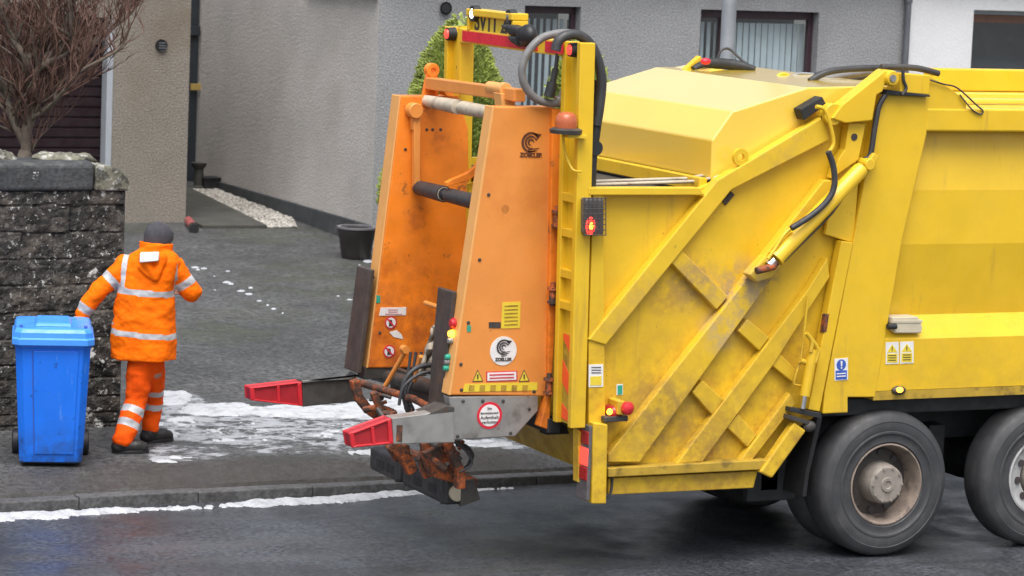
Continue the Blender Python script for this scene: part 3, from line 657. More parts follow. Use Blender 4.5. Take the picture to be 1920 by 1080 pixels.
# slanted rear hopper walls and floor between the sides
hp = MB()
hp.prism([S(1104, 470, .11), S(1104, 800, .11), S(1141, 900, .11), S(1160, 880, .11)], (0, FY-.16, 0)); hp.build('hopper_sill', 'yellow_dirty', TR)
zf = S(1141, 925, 0).z
MB().box(-1.85, -1.05, .09, FY-.06, zf, zf+.05).build('hopper_floor', 'chassis', TR)
MB().box(-2.0, -1.95, .12, FY-.06, .9, 2.55).build('hopper_back', 'orange_dirty', TR)
MB().prism([(-2.46, .10, 1.03), (-2.42, .10, 1.03), (-2.12, .10, .86), (-2.16, .10, .86)], (0, FY-.3, 0)).build('rear_apron', 'dark_yellow', TR)
zg_ = S(1104, 352, 0).z
MB().box(-2.36, -1.3, .12, FY-.06, zg_-.10, zg_-.06).build('hopper_gap_shade', 'rubber', TR)  # dark sheet standing in for shade in the open gap
b = MB()
for dy, dz, r in ((.20, .0, .012), (.30, .01, .012)):
    b.tube([(-2.30, dy, zg_+dz), (-1.55, dy, zg_+dz+.02), (-1.40, dy-.08, zg_+dz+.06)], r, 8)
b.build('cable', 'roller', TR, smooth=50)
# --- hopper lid: folded box across the body, painted paler for sky glare
lidp = [(1333, 337), (1335, 263), (1373, 209), (1514, 164), (1690, 160), (1690, 337)]
lp_ = pl(lidp, .13)
MB().prism(lp_, (0, 2.2, 0)).build('hopper_lid', 'lid', TR, .012, seg=3)
p = S(1325, 330, .13)
MB().box(p.x-.06, p.x+.0, .12, 2.3, p.z-.105, p.z-.012).build('lid_sill', 'yellow', TR, .006)
MB().box(p.x+.03, p.x+.3, .2, 2.25, p.z-.16, p.z-.055).build('lid_shadow_gap', 'chassis', TR)  # dark box standing in for the shade under the lid
# clutter on top of the body behind the lid
b = MB()
b.tube([S(1300, 131, 2.0), S(1330, 119, 2.0), S(1380, 122, 1.9), S(1415, 130, 1.8)], [.03, .042, .04, .025], 8, 4); b.build('hydraulic_block', 'chassis', TR, smooth=60)
b = MB(); b.tube([S(1345, 112, 2.0), S(1352, 95, 2.0), S(1368, 92, 2.0), S(1390, 112, 1.9), S(1412, 128, 1.8)], .010, 8, 5); b.build('hose', 'rubber', TR, smooth=60)
MB().blob(S(1323, 115, 1.9), .042, .035, .026).build('valve_cap', 'redref', TR, smooth=60)
b = MB(); b.bar(S(1283, 134, 2.05), S(1312, 108, 2.05), .06, .04); b.build('stay', 'yellow', TR, .005)
b = MB(); b.prism(pl([(1290, 137), (1330, 128), (1560, 150), (1640, 152), (1640, 180), (1300, 160)], 1.9), (0, .4, 0)); b.build('body_roof_end', 'lid', TR, .02)
for i, (pts, r, m) in enumerate([([(1518, 152), (1556, 134), (1620, 128), (1672, 128)], .024, 'rubber'), ([(1528, 154), (1580, 142), (1640, 134), (1672, 132)], .026, 'hosegrey'), ([(1545, 157), (1600, 147), (1650, 139)], .022, 'rubber'), ([(1500, 153), (1540, 137), (1590, 130), (1640, 131)], .016, 'chassis'), ([(1560, 158), (1590, 150), (1620, 150)], .02, 'roller')]):
    MB().tube(pl(pts, .75+.2*i), r, 10, 5).build('roof_hose', m, TR, smooth=60)
b = MB(); b.tube(pl([(1452, 152), (1460, 141), (1474, 139), (1484, 148)], 1.3), .012, 8, 4); b.build('lifting_ring', 'yellow_rib', TR, smooth=60)
MB().tube(pl([(1484, 143), (1500, 138), (1525, 139)], 1.3), .010, 8, 4).build('valve_hose', 'lamp', TR, smooth=60)
# --- upper hinge bracket of the tailgate
plate('hinge_bracket', [(1560, 222), (1580, 196), (1659, 133), (1668, 131), (1655, 172), (1644, 178), (1636, 226), (1586, 231)], -.07, .05, 'yellow', TR, .008)
MB().lathe(S(1560, 214, -.02), (0, 1, 0), [(-.03, .0), (-.03, .075), (.06, .075)], 24).build('hinge_boss', 'yellow', TR, .006, smooth=40)
plate('bumper_block', [(1501, 205), (1542, 181), (1550, 196), (1508, 226)], .02, .12, 'chassis', TR)
plate('hinge_plate', [(1592, 231), (1624, 231), (1610, 300), (1560, 335), (1572, 300), (1585, 280)], -.02, .06, 'yellow_rib', TR)
disc('bolt_hole', 1602, 257, .025, -.02, 'ink', TR)  # uncut hole: dark disc carries its shade
disc('bolt_hole', 1544, 219, .018, -.001, 'ink', TR)
plate('hinge_block', [(1690, 137), (1745, 141), (1743, 178), (1688, 174)], -.05, .12, 'yellow', TR, .008)
plate('hinge_block', [(1664, 168), (1744, 178), (1744, 182), (1662, 178)], -.055, .12, 'chassis', TR, .004)
b = MB(); b.lathe(S(1675, 147, -.10), (0, 1, 0), [(0, .0), (0, .045), (.02, .055), (.18, .055)], 22); b.build('pivot_pin', 'yellow', TR, smooth=35)
disc('pin_end', 1675, 147, .025, -.10, 'steel', TR, th=.01)
b = MB(); b.tube(pl([(1693, 130), (1694, 150), (1699, 165), (1692, 178)], -.07), .012, 8, 5); b.tube(pl([(1660, 178), (1648, 200), (1640, 240), (1632, 290), (1620, 300)], -.03), .02, 8, 5); b.build('hydraulic_hose', 'rubber', TR, smooth=60)
b = MB(); b.tube(pl([(1744, 150), (1770, 158), (1795, 165), (1830, 196), (1843, 208), (1838, 214), (1822, 205), (1800, 178)], -.02), .006, 6, 5); b.tube(pl([(1652, 126), (1680, 126), (1720, 128), (1760, 138)], .05), .022, 8, 4); b.build('cable', 'darksteel', TR, smooth=60)
b = MB(); b.tube(pl([(1530, 200), (1545, 205), (1556, 232), (1563, 268), (1555, 284)], -.045), .014, 8, 5); b.build('pipe', 'yellow_rib', TR, smooth=60)
MB().tube(pl([(1553, 284), (1563, 315), (1564, 350), (1550, 378), (1520, 405), (1484, 428)], -.20), .021, 10, 6).build('hydraulic_hose', 'rubber', TR, smooth=60)
MB().lathe(S(1390, 295, .01), (0, 1, 0), [(0, .026), (0, .058), (.03, .058), (.03, .026), (0, .026)], 22).build('lifting_eye', 'yellow', TR, smooth=40)
# --- tailgate lifting ram
ram = MB(); a, e = S(1610, 322, -.13), S(1450, 489, -.13); dr_ = (e-a).normalized(); L = (e-a).length
ram.lathe(a-dr_*.02, dr_, [(-.03, .0), (-.02, .045), (.01, .056), (L-.03, .056), (L-.02, .062), (L, .062)], 26)
ro = ram.build('lift_ram', 'yellow', TR, smooth=40)
MB().lathe(e-dr_*.005, dr_, [(0, .036), (.05, .036)], 18).build('ram_rod', 'chrome', ro, smooth=40)
plate('ram_mount', [(1404, 515), (1436, 480), (1462, 490), (1450, 520), (1420, 530)], -.10, .0, 'yellow_rib', TR, .012)
MB().tube([S(1418, 508, -.15), S(1450, 500, -.15), S(1456, 492, -.15)], .026, 8).build('ram_clevis', 'rust', TR, smooth=50)
MB().tube(pl([(1484, 428), (1470, 440), (1452, 468), (1440, 485)], -.15), .013, 8, 4).build('ram_pipe', 'yellow', ro, smooth=50)
MB().tube(pl([(1600, 340), (1560, 400), (1500, 460), (1470, 490)], -.09), .008, 6, 3).build('ram_pipe', 'darksteel', ro, smooth=50)
b = MB(); b.lathe(S(1628, 308, -.08), (0, 1, 0), [(-.03, 0), (-.03, .04), (.1, .04)], 16); b.bar(S(1612, 330, -.05), S(1640, 290, -.05), .05, .06, (0, 1, 0)); b.build('ram_pin', 'yellow_rib', TR, .005, smooth=40)
# --- upright between tailgate and body, small locking ram
plate('seal_channel', [(1575, 300), (1612, 320), (1600, 456), (1548, 440)], .02, .06, 'yellow_rib', TR)
plate('upright', [(1578, 452), (1600, 455), (1537, 772), (1516, 768)], -.02, .06, 'yellow', TR, .006)
plate('upright', [(1548, 590), (1555, 588), (1550, 622), (1543, 624)], -.024, .02, 'rust', TR, .002)
MB().tube([S(1525, 655, -.06), S(1509, 742, -.06)], .036, 16).build('lock_ram', 'yellow', TR, smooth=40)
MB().tube([S(1509, 740, -.06), S(1505, 766, -.06)], .02, 12).build('lock_ram_rod', 'chrome', TR, smooth=40)
b = MB(); b.tube(pl([(1528, 680), (1534, 660), (1528, 645), (1516, 630), (1512, 625), (1522, 640), (1520, 660)], -.08), .016, 8, 4); b.tube(pl([(1515, 555), (1506, 640), (1500, 680), (1488, 720), (1510, 722)], -.02), .009, 8, 2); b.tube(pl([(1500, 676), (1512, 680)], -.04), .02, 8)
b.build('lock_pipe', 'yellow_rib', TR, smooth=50)
plate('lock_plate', [(1483, 764), (1540, 775), (1540, 785), (1482, 772)], -.06, .04, 'chassis', TR, .003)
plate('lock_plate', [(1480, 778), (1520, 790), (1518, 797), (1478, 786)], -.06, .04, 'darksteel', TR, .003)
MB().blob(S(1517, 799, -.03), .05, .04, .042).build('lock_hook', 'darksteel', TR, smooth=50)
# --- body
by1 = FY
zr = S(1735, 247, 0).z; x0 = .14
plate('front_post', [(1652, 176), (1743, 181), (1738, 250), (1692, 450), (1641, 745), (1590, 745), (1590, 774), (1543, 776), (1546, 740), (1600, 454), (1622, 336)], -.005, .30, 'yellow', TR, .008)
plate('post_gusset', [(1744, 141), (1760, 150), (1812, 188), (1812, 207), (1738, 207)], -.003, .04, 'yellow', TR)
XB = 4.3
zt_, zb_ = S(1920, 205, 0).z, S(1920, 247, 0).z
MB().box(S(1737, 207, 0).x, XB, -.01, .14, zb_, zt_).build('top_rail', 'yellow', TR, .012)
prof = [(.05, zb_+.003), (.13, zb_-.02), (.075, zb_-.42), (.07, zb_-.80), (.14, 1.70), (.02, 1.575), (0, 1.55), (0, 1.19)]
b = MB(); n = len(prof); X0s = [S(1737, 247, .05).x, S(1733, 255, .1).x, S(1710, 350, .08).x, S(1688, 455, .08).x, S(1664, 600, .14).x-.02, S(1660, 632, 0).x, S(1658, 640, 0).x, S(1638, 735, 0).x]
b.add([(X0s[i]-.02, y, z) for i, (y, z) in enumerate(prof)] + [(XB, y, z) for y, z in prof], [(i, i+1, n+i+1, n+i) for i in range(n-1)])
body = b.build('body', 'yellow', TR)
MB().prism([(-.05, .31, 1.13), (XB, .31, 1.13), (XB, .31, zt_-.01), (-.05, .31, zt_-.01)], (0, FY-.33, 0)).build('body_core', 'yellow', body)
MB().box(X0s[7], XB, -.004, .2, 1.125, 1.187).build('reflective_band', 'olive', body)
MB().box(.16, XB, .14, FY-.25, zt_-.05, zt_-.012).build('roof_panel', 'lid', body)
zf_ = S(1920, 131, 2.1).z
MB().box(S(1745, 128, 2.1).x, XB, 2.05, 2.2, zf_-.17, zf_).build('roof_rail', 'yellow', body, .01)
b = MB(); b.box(.3, XB, .55, .64, zt_, zt_+.035); b.box(.3, XB, .95, 1.0, zt_, zt_+.05); b.build('roof_rib', 'lid', body, .008)
# stickers and small fittings on the body
jb = S(1700, 612, -.0)
b = MB(); b.prism(pl([(1674, 595), (1722, 594), (1730, 612), (1728, 625), (1678, 625), (1672, 605)], -.02), (0, .14, 0)); jo = b.build('junction_box', 'beige', TR, .008)
MB().prism([Vector((p.x, p.y, p.z)) for p in pl([(1674, 600), (1730, 600), (1730, 606), (1674, 606)], -.024)], (0, .15, 0)).build('box_lid', 'beige', jo, .003)
MB().tube([S(1680, 612, -.03), S(1664, 612, -.03)], .02, 10).build('cable_gland', 'chassis', jo, smooth=50)
def warn(px, py, w, h, y, parent):
    o = decal('warning_sticker', [(px, py), (px+w, py-1), (px+w, py+h-1), (px, py+h)], y, 'white', parent)
    decal('triangle', [(px+w*.5, py+h*.08), (px+w*.9, py+h*.45), (px+w*.1, py+h*.46)], y-.004, 'stickyellow', o, .002)
    decal('triangle_mark', [(px+w*.46, py+h*.2), (px+w*.54, py+h*.2), (px+w*.52, py+h*.4), (px+w*.48, py+h*.4)], y-.006, 'ink', o, .002)
    decal('text_field', [(px+w*.1, py+h*.52), (px+w*.9, py+h*.51), (px+w*.9, py+h*.92), (px+w*.1, py+h*.93)], y-.004, 'stickyellow', o, .002)
    for k in range(3): decal('text_line', [(px+w*.2, py+h*(.58+.11*k)), (px+w*.8, py+h*(.575+.11*k)), (px+w*.8, py+h*(.61+.11*k)), (px+w*.2, py+h*(.615+.11*k))], y-.006, 'ink', o, .002)
warn(1661, 642, 24, 41, 0, TR); warn(1688, 641, 25, 41, 0, TR)
o = decal('mandatory_sticker', [(1565, 673), (1590, 671), (1590, 712), (1565, 714)], -.005, 'white', TR)
disc('blue_disc', 1577.5, 684, .038, -.009, 'stickblue', o, .002); decal('exclamation', [(1576, 677), (1580, 677), (1579, 687), (1577, 687)], -.011, 'white', o, .002); disc('exclamation_dot', 1578, 690, .006, -.011, 'white', o, .002)
decal('blue_field', [(1567, 695), (1588, 694), (1588, 711), (1567, 712)], -.009, 'stickblue', o, .002)
for k in range(2): decal('text_line', [(1569, 700+5*k), (1586, 699+5*k), (1586, 701+5*k), (1569, 702+5*k)], -.011, 'white', o, .002)
mk_ = MB(); mk_.blob(S(1685, 732, -.01), .058, .03, .032); mo = mk_.build('side_marker', 'darksteel', TR, smooth=60); MB().blob(S(1687, 731, -.034), .026, .02, .02).build('marker_lens', 'lit_amber', mo, smooth=60)
# --- driver's cab at the far end of the body
CX = XB+.25
cb = MB().prism([(CX, .02, .95), (CX+1.95, .02, .55), (CX+2.25, .02, .60), (CX+2.28, .02, 1.55), (CX+2.05, .02, 2.75), (CX+1.85, .02, 2.90), (CX, .02, 2.90)], (0, FY-.04, 0)).build('cab', 'yellow', TR, .05, seg=3)
MB().prism([(CX+.62, .012, 1.75), (CX+1.78, .012, 1.60), (CX+1.95, .012, 1.75), (CX+1.76, .012, 2.55), (CX+.62, .012, 2.55)], (0, .02, 0)).build('side_window', 'lens_clear', cb, .008)
MB().prism([(CX+2.285, .14, 1.62), (CX+2.285, FY-.14, 1.62), (CX+2.075, FY-.14, 2.66), (CX+2.075, .14, 2.66)], (.02, 0, .004)).build('windscreen', 'lens_clear', cb, .008)
MB().box(CX+1.6, CX+2.33, .01, FY-.01, .42, .72).build('front_bumper', 'darksteel', cb, .04)
MB().box(CX-.18, CX-.02, .25, FY-.25, 1.1, 2.6).build('air_stack', 'chassis', TR, .03)
# --- chassis, axles, wheels
b = MB(); b.box(-1.15, XB+2.2, .55, .75, .72, 1.0); b.box(-1.15, XB+2.2, 1.57, 1.77, .72, 1.0); b.box(-.6, XB, .12, FY-.1, 1.0, 1.12); b.box(-.85, -.7, .3, 2.0, .45, .95); b.box(.60, .74, .4, 1.9, .55, .85)
for x in (0, 1.33): b.lathe((x, .35, .52), (0, 1, 0), [(0, .1), (.3, .11), (.6, .2), (1.0, .2), (1.3, .11), (1.6, .1)], 16)
b.build('chassis', 'chassis', TR, .01)
b = MB(); b.prism([(-.62, .05, 1.05), (-.70, .05, .62), (-.715, .05, .46), (-.685, .05, .46), (-.67, .05, .62), (-.58, .05, 1.05)], (0, .68, 0)); b.v = [v+Vector((.05, -.02, 0)) for v in b.v]; b.build('mud_flap', 'flap', TR)
MB().box(-.95, -.55, .30, .36, .38, 1.05).build('side_guard', 'chassis', TR, .01)
def wheel(loc, steer=False):
    w = bpy.data.objects.new('wheel', None); COL.objects.link(w); w.parent = TR; w.location = Vector(loc)-TR.location
    c = Vector(loc)
    MB().lathe(c, (0, 1, 0), [(.01, .292), (-.004, .305), (.0, .34), (-.008, .362), (-.013, .366), (-.013, .378), (-.009, .382), (-.014, .41), (-.010, .445), (-.013, .450), (-.010, .458), (-.004, .470), (.008, .492), (.012, .497), (.04, .515), (.07, .52), (.22, .52), (.25, .51), (.28, .49), (.29, .42), (.28, .30)], 72, False).build('tyre', 'tyre', w, smooth=35)
    if not steer:
        MB().lathe(c, (0, 1, 0), [(.28, .28), (.012, .293), (.0, .293), (-.003, .283), (.015, .272), (.06, .268), (.10, .255), (.155, .245)], 56, False).build('rim', 'rim', w, smooth=40)
        dk = MB().lathe(c, (0, 1, 0), [(.155, .246), (.148, .20), (.13, .15), (.125, .0)], 40).build('rim_disc', 'rimdark', w, smooth=40)
        for k in range(10):
            a = 2*math.pi*(k+.3)/10; MB().lathe(c+Vector((.205*math.cos(a), .143, .205*math.sin(a))), (0, 1, 0), [(-.006, .0), (-.006, .026), (.02, .026)], 14).build('hand_hole', 'ink', dk)  # dark plugs paint the shade of the openings
        hb = MB().lathe(c, (0, 1, 0), [(.13, .150), (.05, .145), (.0, .135), (-.012, .12), (-.012, .055), (-.02, .05), (-.02, .03), (-.012, .025), (-.012, .0)], 36).build('hub', 'hub', w, smooth=30)
        for k in range(10):
            a = 2*math.pi*k/10; MB().lathe(c+Vector((.118*math.cos(a), -.004, .118*math.sin(a))), (0, 1, 0), [(-.016, .0), (-.016, .010), (.01, .010)], 6).build('wheel_nut', 'hub', hb)
    else:
        rm = MB().lathe(c, (0, 1, 0), [(.28, .28), (.012, .293), (-.002, .293), (-.006, .28), (.01, .27), (.02, .24), (.03, .20), (.035, .175), (.10, .17), (.11, .12)], 56, False).build('rim', 'rimgrey', w, smooth=40)
        for k in range(10):
            a = 2*math.pi*(k+.2)/10; MB().lathe(c+Vector((.205*math.cos(a), .024, .205*math.sin(a))), (0, 1, 0), [(-.01, .0), (-.01, .026), (.02, .026)], 14).build('hand_hole', 'ink', rm)  # openings drawn as dark plugs, shade by colour
        MB().lathe(c, (0, 1, 0), [(.1, .155), (.02, .15), (-.03, .12), (-.035, .08), (-.05, .07), (-.05, .0)], 36).build('hub', 'hub', w, smooth=30)
    return w
def dup_wheel(w, loc, flip):
    r = w.copy(); COL.objects.link(r); r.location = Vector(loc)-TR.location
    if flip: r.rotation_euler = (0, 0, math.pi)
    def rec(o, par):
        for ch in list(o.children):
            q = ch.copy(); COL.objects.link(q); q.parent = par; rec(ch, q)
    rec(w, r); return r
w1 = wheel((0, 0, .52)); w2 = wheel((1.33, 0.0, .52), True)
dup_wheel(w2, (5.55, 0, .52), False); dup_wheel(w2, (5.55, FY, .52), True); dup_wheel(w1, (0, FY, .52), True); dup_wheel(w2, (1.33, FY, .52), True)
for y in (.31, FY-.61):
    MB().lathe((0, y, .52), (0, 1, 0), [(.0, .27), (.0, .36), (.012, .49), (.06, .52), (.23, .52), (.28, .48), (.3, .36), (.3, .27), (.0, .27)], 56, False).build('inner_tyre', 'tyre', TR, smooth=35)

# --- rear frame of the lift: two channel posts and a cross beam
XR = -2.55
XL = -2.50      # the posts lean a little: rear face at the foot
zt1 = S(1100, 80, .02).z; zb1 = S(1085, 803, 0).z
def xr(z): return XL + (XR-XL)*(z-zb1)/(zt1-zb1)
def slab(x0, x1, y0, y1, z0, z1):   # an upright slab that leans with the posts
    return MB().prism([(xr(z0)+x0, y0, z0), (xr(z0)+x1, y0, z0), (xr(z1)+x1, y0, z1), (xr(z1)+x0, y0, z1)], (0, y1-y0, 0))
def post(y0, y1, ztop, zbot):
    o = slab(.045, .07, y0+.05, y1-.05, zbot+.02, ztop-.04).build('mast_post', 'yellow_dirty', TR)
    slab(-.005, .105, y0, y0+.052, zbot, ztop).build('flange', 'yellow', o, .006); slab(0, .105, y1-.055, y1, zbot, ztop-.004).build('flange', 'yellow', o, .006)
    return o
p1 = post(0.0, .285, zt1, zb1); p2 = post(1.90, 2.19, zt1, 1.5)
for py in (365, 432, 510, 570):
    c = X(1062, py, -2.52); slab(.004, .05, .052, .23, c.z-.045, c.z+.012).build('cross_rib', 'yellow_rib', p1, .004)
# chevrons on the recessed web of the near post
yw0, yw1 = .06, .225
def zx(py): return X(1055, py, XL+.05).z
def chev(parts):
    for a0, a1, b0, b1 in parts:   # heights at the left edge then right edge
        MB().prism([(xr(zx(a0))+.036, yw1, zx(a0)), (xr(zx(b0))+.036, yw0, zx(b0)), (xr(zx(b1))+.036, yw0, zx(b1)), (xr(zx(a1))+.036, yw1, zx(a1))], (.006, 0, 0)).build('chevron', 'chevron', p1)
slab(.040, .05, yw0-.005, yw1+.005, zx(790), zx(622)).build('reflective_panel', 'olive', p1)
chev([(622, 632, 624, 672), (672, 715, 716, 750), (755, 783, 776, 786)])
zB = zt1-.005
bm_ = MB().box(XR-.01, XR+.09, .29, 1.898, zB-.10, zB).build('cross_beam', 'yellow', TR, .006)
MB().box(XR-.018, XR-.009, .62, 1.84, zB-.085, zB-.012).build('red_reflector', 'redref', bm_); MB().box(XR-.018, XR-.009, .24, .5, zB-.085, zB-.012).build('red_reflector', 'redref', bm_)
for y in (.135, 2.11):
    o = MB().lathe((XR+.045, y, zB-.05), (-1, 0, 0), [(0, .05), (.06, .045), (.06, .03)], 18).build('marker_housing', 'chassis', TR, smooth=40)
    MB().lathe((XR-.01, y, zB-.05), (-1, 0, 0), [(0, .036), (.015, .03), (.022, .0)], 16).build('marker_lens', 'lit_red', o, smooth=50)
# number plate box on the beam
zb_p, zt_p = X(925, 62, XR).z, X(925, 26, XR).z; yl, yr = X(880, 40, XR).y, X(966, 50, XR).y
pbx = MB(); pbx.box(XR-.03, XR+.10, yr, yl, zt_p-.03, zt_p+.02); pbx.box(XR-.02, XR+.10, yr, yr+.03, zb_p, zt_p-.03); pbx.box(XR-.02, XR+.10, yl-.03, yl, zb_p, zt_p-.03)
po = pbx.build('plate_box', 'yellow', TR, .008)
pc = Vector((XR+.01, (yl+yr)/2, (zb_p+zt_p)/2-.012))
pp_ = MB().box(XR+.012, XR+.03, yr+.03, yl-.03, zb_p+.0, zt_p-.03).build('number_plate', 'stickyellow', po)
text('registration', 'SV11 ZR', (XR+.011, (yl+yr)/2-.02, (zb_p+zt_p)/2-.005), (0, -1, 0), (0, 0, 1), .185, 'ink', pp_, .004)
for y, m in ((yl-.09, 'lit_white'), (yr+.07, 'lens_clear')):
    o = MB().lathe((XR+.005, y, zb_p+.12), (-1, 0, 0), [(-.02, .06), (.03, .055), (.03, .04)], 18).build('plate_lamp', 'chassis', po, smooth=40)
    MB().lathe((XR-.026, y, zb_p+.12), (-1, 0, 0), [(0, .034), (.012, .0)], 16).build('lamp_lens', m, o)
MB().bar((XR+.03, 1.93, zB-.02), (XR+.03, 1.93, zb_p+.02), .05, .06).build('plate_leg', 'yellow_rib', po); MB().bar((XR+.03, yr+.1, zB-.02), (XR+.03, yr+.1, zb_p+.02), .05, .06).build('plate_leg', 'yellow_rib', po)
# horn loudspeaker / work lamp
c = X(990, 66, XR-.05)
b = MB(); b.blob(c, .06, .085, .075, 20, 12); b.v = [v if v.y < c.y+.03 else v + Vector((-.02, .0, -.012)) for v in b.v]
sp_ = b.build('work_lamp', 'blackplastic', TR, smooth=60)
for pts in ([(946, 47), (960, 46), (982, 52), (988, 66), (966, 67)], [(960, 68), (986, 66), (992, 84), (980, 88), (968, 80)]):
    q = [X(px, py, c.x) for px, py in pts]; MB().prism([v+Vector((-.05, 0, 0)) for v in q], (.11, 0, 0)).build('lamp_hood', 'blackplastic', sp_, .02, seg=3)
MB().bar(c, (XR, c.y-.02, zB-.02), .03, .03).build('horn_bracket', 'darksteel', sp_)
# hoses looping over the near post
hy = .36
MB().tube(pl([(1068, 62), (1045, 63), (1015, 72), (990, 98), (979, 130), (984, 160), (1002, 183), (1028, 193), (1050, 192), (1062, 186)], hy), .027, 12, 7).build('loop_hose', 'hosegrey', TR, smooth=60)
MB().tube(pl([(1043, 190), (1060, 185), (1063, 178), (1052, 176)], hy), .034, 12, 5).build('hose_coupling', 'steel', TR, smooth=60)
MB().tube(pl([(1042, 95), (1048, 76), (1064, 66), (1085, 66), (1106, 82), (1120, 110), (1128, 150), (1124, 200), (1118, 235)], .09), .034, 12, 7).build('black_hose', 'rubber', TR, smooth=60)
b = MB(); b.tube(pl([(1119, 230), (1114, 265), (1110, 300), (1108, 350)], .10), .034, 10, 4); b.tube(pl([(1116, 150), (1112, 250), (1110, 350)], .16), .016, 8, 3); b.lathe(S(1118, 278, .06), (0, 1, 0), [(0, 0), (0, .05), (.08, .05)], 14); b.build('valve_stack', 'chassis', TR, smooth=50)
b = MB(); b.tube([S(1046, 96, .33), S(1042, 130, .33)], .014, 10); b.tube([S(1042, 128, .33), S(1036, 158, .33)], .022, 10); b.tube([S(1036, 155, .33), S(1029, 182, .33)], .036, 10); b.build('gas_strut', 'chassis', TR, smooth=50)
# beacon
c = X(1061, 243, XR-.08)
bc = MB().lathe(c, (0, 0, 1), [(-.025, .08), (-.025, .105), (0, .11), (.012, .085), (.012, 0)], 26).build('beacon_base', 'darksteel', TR, smooth=40)
MB().lathe(c, (0, 0, 1), [(.01, .072), (.05, .074), (.09, .066), (.112, .045), (.118, 0)], 26).build('beacon_dome', 'beacon', bc, smooth=50)
b = MB(); b.bar(c+Vector((0, 0, -.04)), (XR+.05, c.y-.03, c.z-.04), .12, .02); b.tube([c+Vector((0, .04, -.03)), c+Vector((.02, .04, -.15)), c+Vector((.06, 0, -.26)), c+Vector((.1, -.06, -.27))], .009, 6, 4); b.build('beacon_bracket', 'yellow_rib', bc, smooth=40)
# caged tail lamp
cl = MB(); q = pl([(1098, 372), (1133, 372), (1133, 440), (1098, 440)], -.075); cl.prism(q, (0, .08, 0)); co_ = cl.build('tail_lamp', 'lens_clear', TR, .014, seg=3)
MB().blob(S(1107, 424, -.078), .036, .010, .062).build('lit_lens', 'lit_red', co_, smooth=60); MB().blob(S(1109, 424, -.086), .018, .01, .024).build('bulb', 'lit_amber', co_, smooth=60)
cg = MB()
for i in range(6): px = 1096+8*i; cg.tube([S(px, 370, -.10), S(px, 442, -.10)], .0035, 6)
for i in range(8): py = 372+9.8*i; cg.tube([S(1094, py, -.10), S(1136, py, -.10)], .0035, 6); cg.tube([S(1136, py, -.10), S(1136, py, .02)], .0035, 6); cg.tube([S(1094, py, -.10), S(1094, py, .02)], .0035, 6)
cg.build('lamp_cage', 'darksteel', co_)
# lower lamp bar
b = MB(); b.prism(pl([(1113, 793), (1140, 796), (1137, 945), (1110, 945)], -.05), (0, .19, 0)); lb = b.build('lamp_bar', 'yellow_rib', TR, .008)
xl = S(1112, 870, -.05).x; z0, z1 = S(1112, 940, -.05).z, S(1112, 800, -.05).z
MB().box(xl-.03, xl-.004, -.035, .125, z0, z1).build('lamp_lens', 'lens_clear', lb, .006)
zc_ = z0+(z1-z0)*.5
MB().box(xl-.036, xl-.02, -.03, .12, zc_-.02, zc_+.10).build('stop_lamp', 'lit_red', lb, .006); MB().box(xl-.036, xl-.02, -.03, .12, zc_-.12, zc_-.03).build('stop_lamp', 'lens_red', lb, .006); MB().box(xl-.035, xl-.02, -.03, .12, z1-.13, z1-.04).build('indicator', 'lens_red', lb, .006)
b = MB(); b.tube(pl([(1136, 870), (1147, 890), (1146, 920), (1138, 936)], .02), .009, 6, 4); b.build('lamp_cable', 'rubber', lb, smooth=50)
plate('lamp_mount', [(1084, 805), (1141, 850), (1141, 905), (1084, 905)], .08, .16, 'yellow_rib', TR)
# round lamps and push button beside the post
o = MB().lathe(S(1143, 770, .08), (0, -1, 0), [(0, .05), (.08, .05), (.10, .042), (.115, .02), (.118, 0)], 20).build('round_lamp', 'lens_red', TR, smooth=50)
MB().blob(S(1143, 772, -.035), .022, .012, .022).build('bulb', 'lit_amber', o, smooth=50)
o = plate('button_box', [(1158, 752), (1172, 752), (1172, 778), (1158, 778)], -.06, .085, 'yellow_rib', TR)
MB().lathe(S(1174, 765, -.06), (.25, -1, 0), [(-.02, .02), (.0, .045), (.03, .045), (.042, .03), (.045, 0)], 20).build('stop_button', 'red', o, smooth=45)
plate('lamp_bracket', [(1134, 782), (1178, 779), (1178, 790), (1134, 792)], -.04, .06, 'darksteel', TR)
o = decal('sticker', [(1104, 684), (1131, 683), (1131, 725), (1104, 726)], .015, 'white', TR); decal('yellow_field', [(1107, 706), (1128, 705), (1128, 722), (1107, 723)], .011, 'stickyellow', o, .002)
for k in range(3): decal('text_line', [(1109, 688+5*k), (1127, 688+5*k), (1127, 690+5*k), (1109, 690+5*k)], .011, 'lens_clear', o, .002)
o = decal('green_sticker', [(1156, 721), (1168, 720), (1168, 740), (1156, 741)], .085, 'white', TR); decal('green_field', [(1158, 723), (1167, 722), (1167, 739), (1158, 740)], .081, 'stickgreen', o, .002)

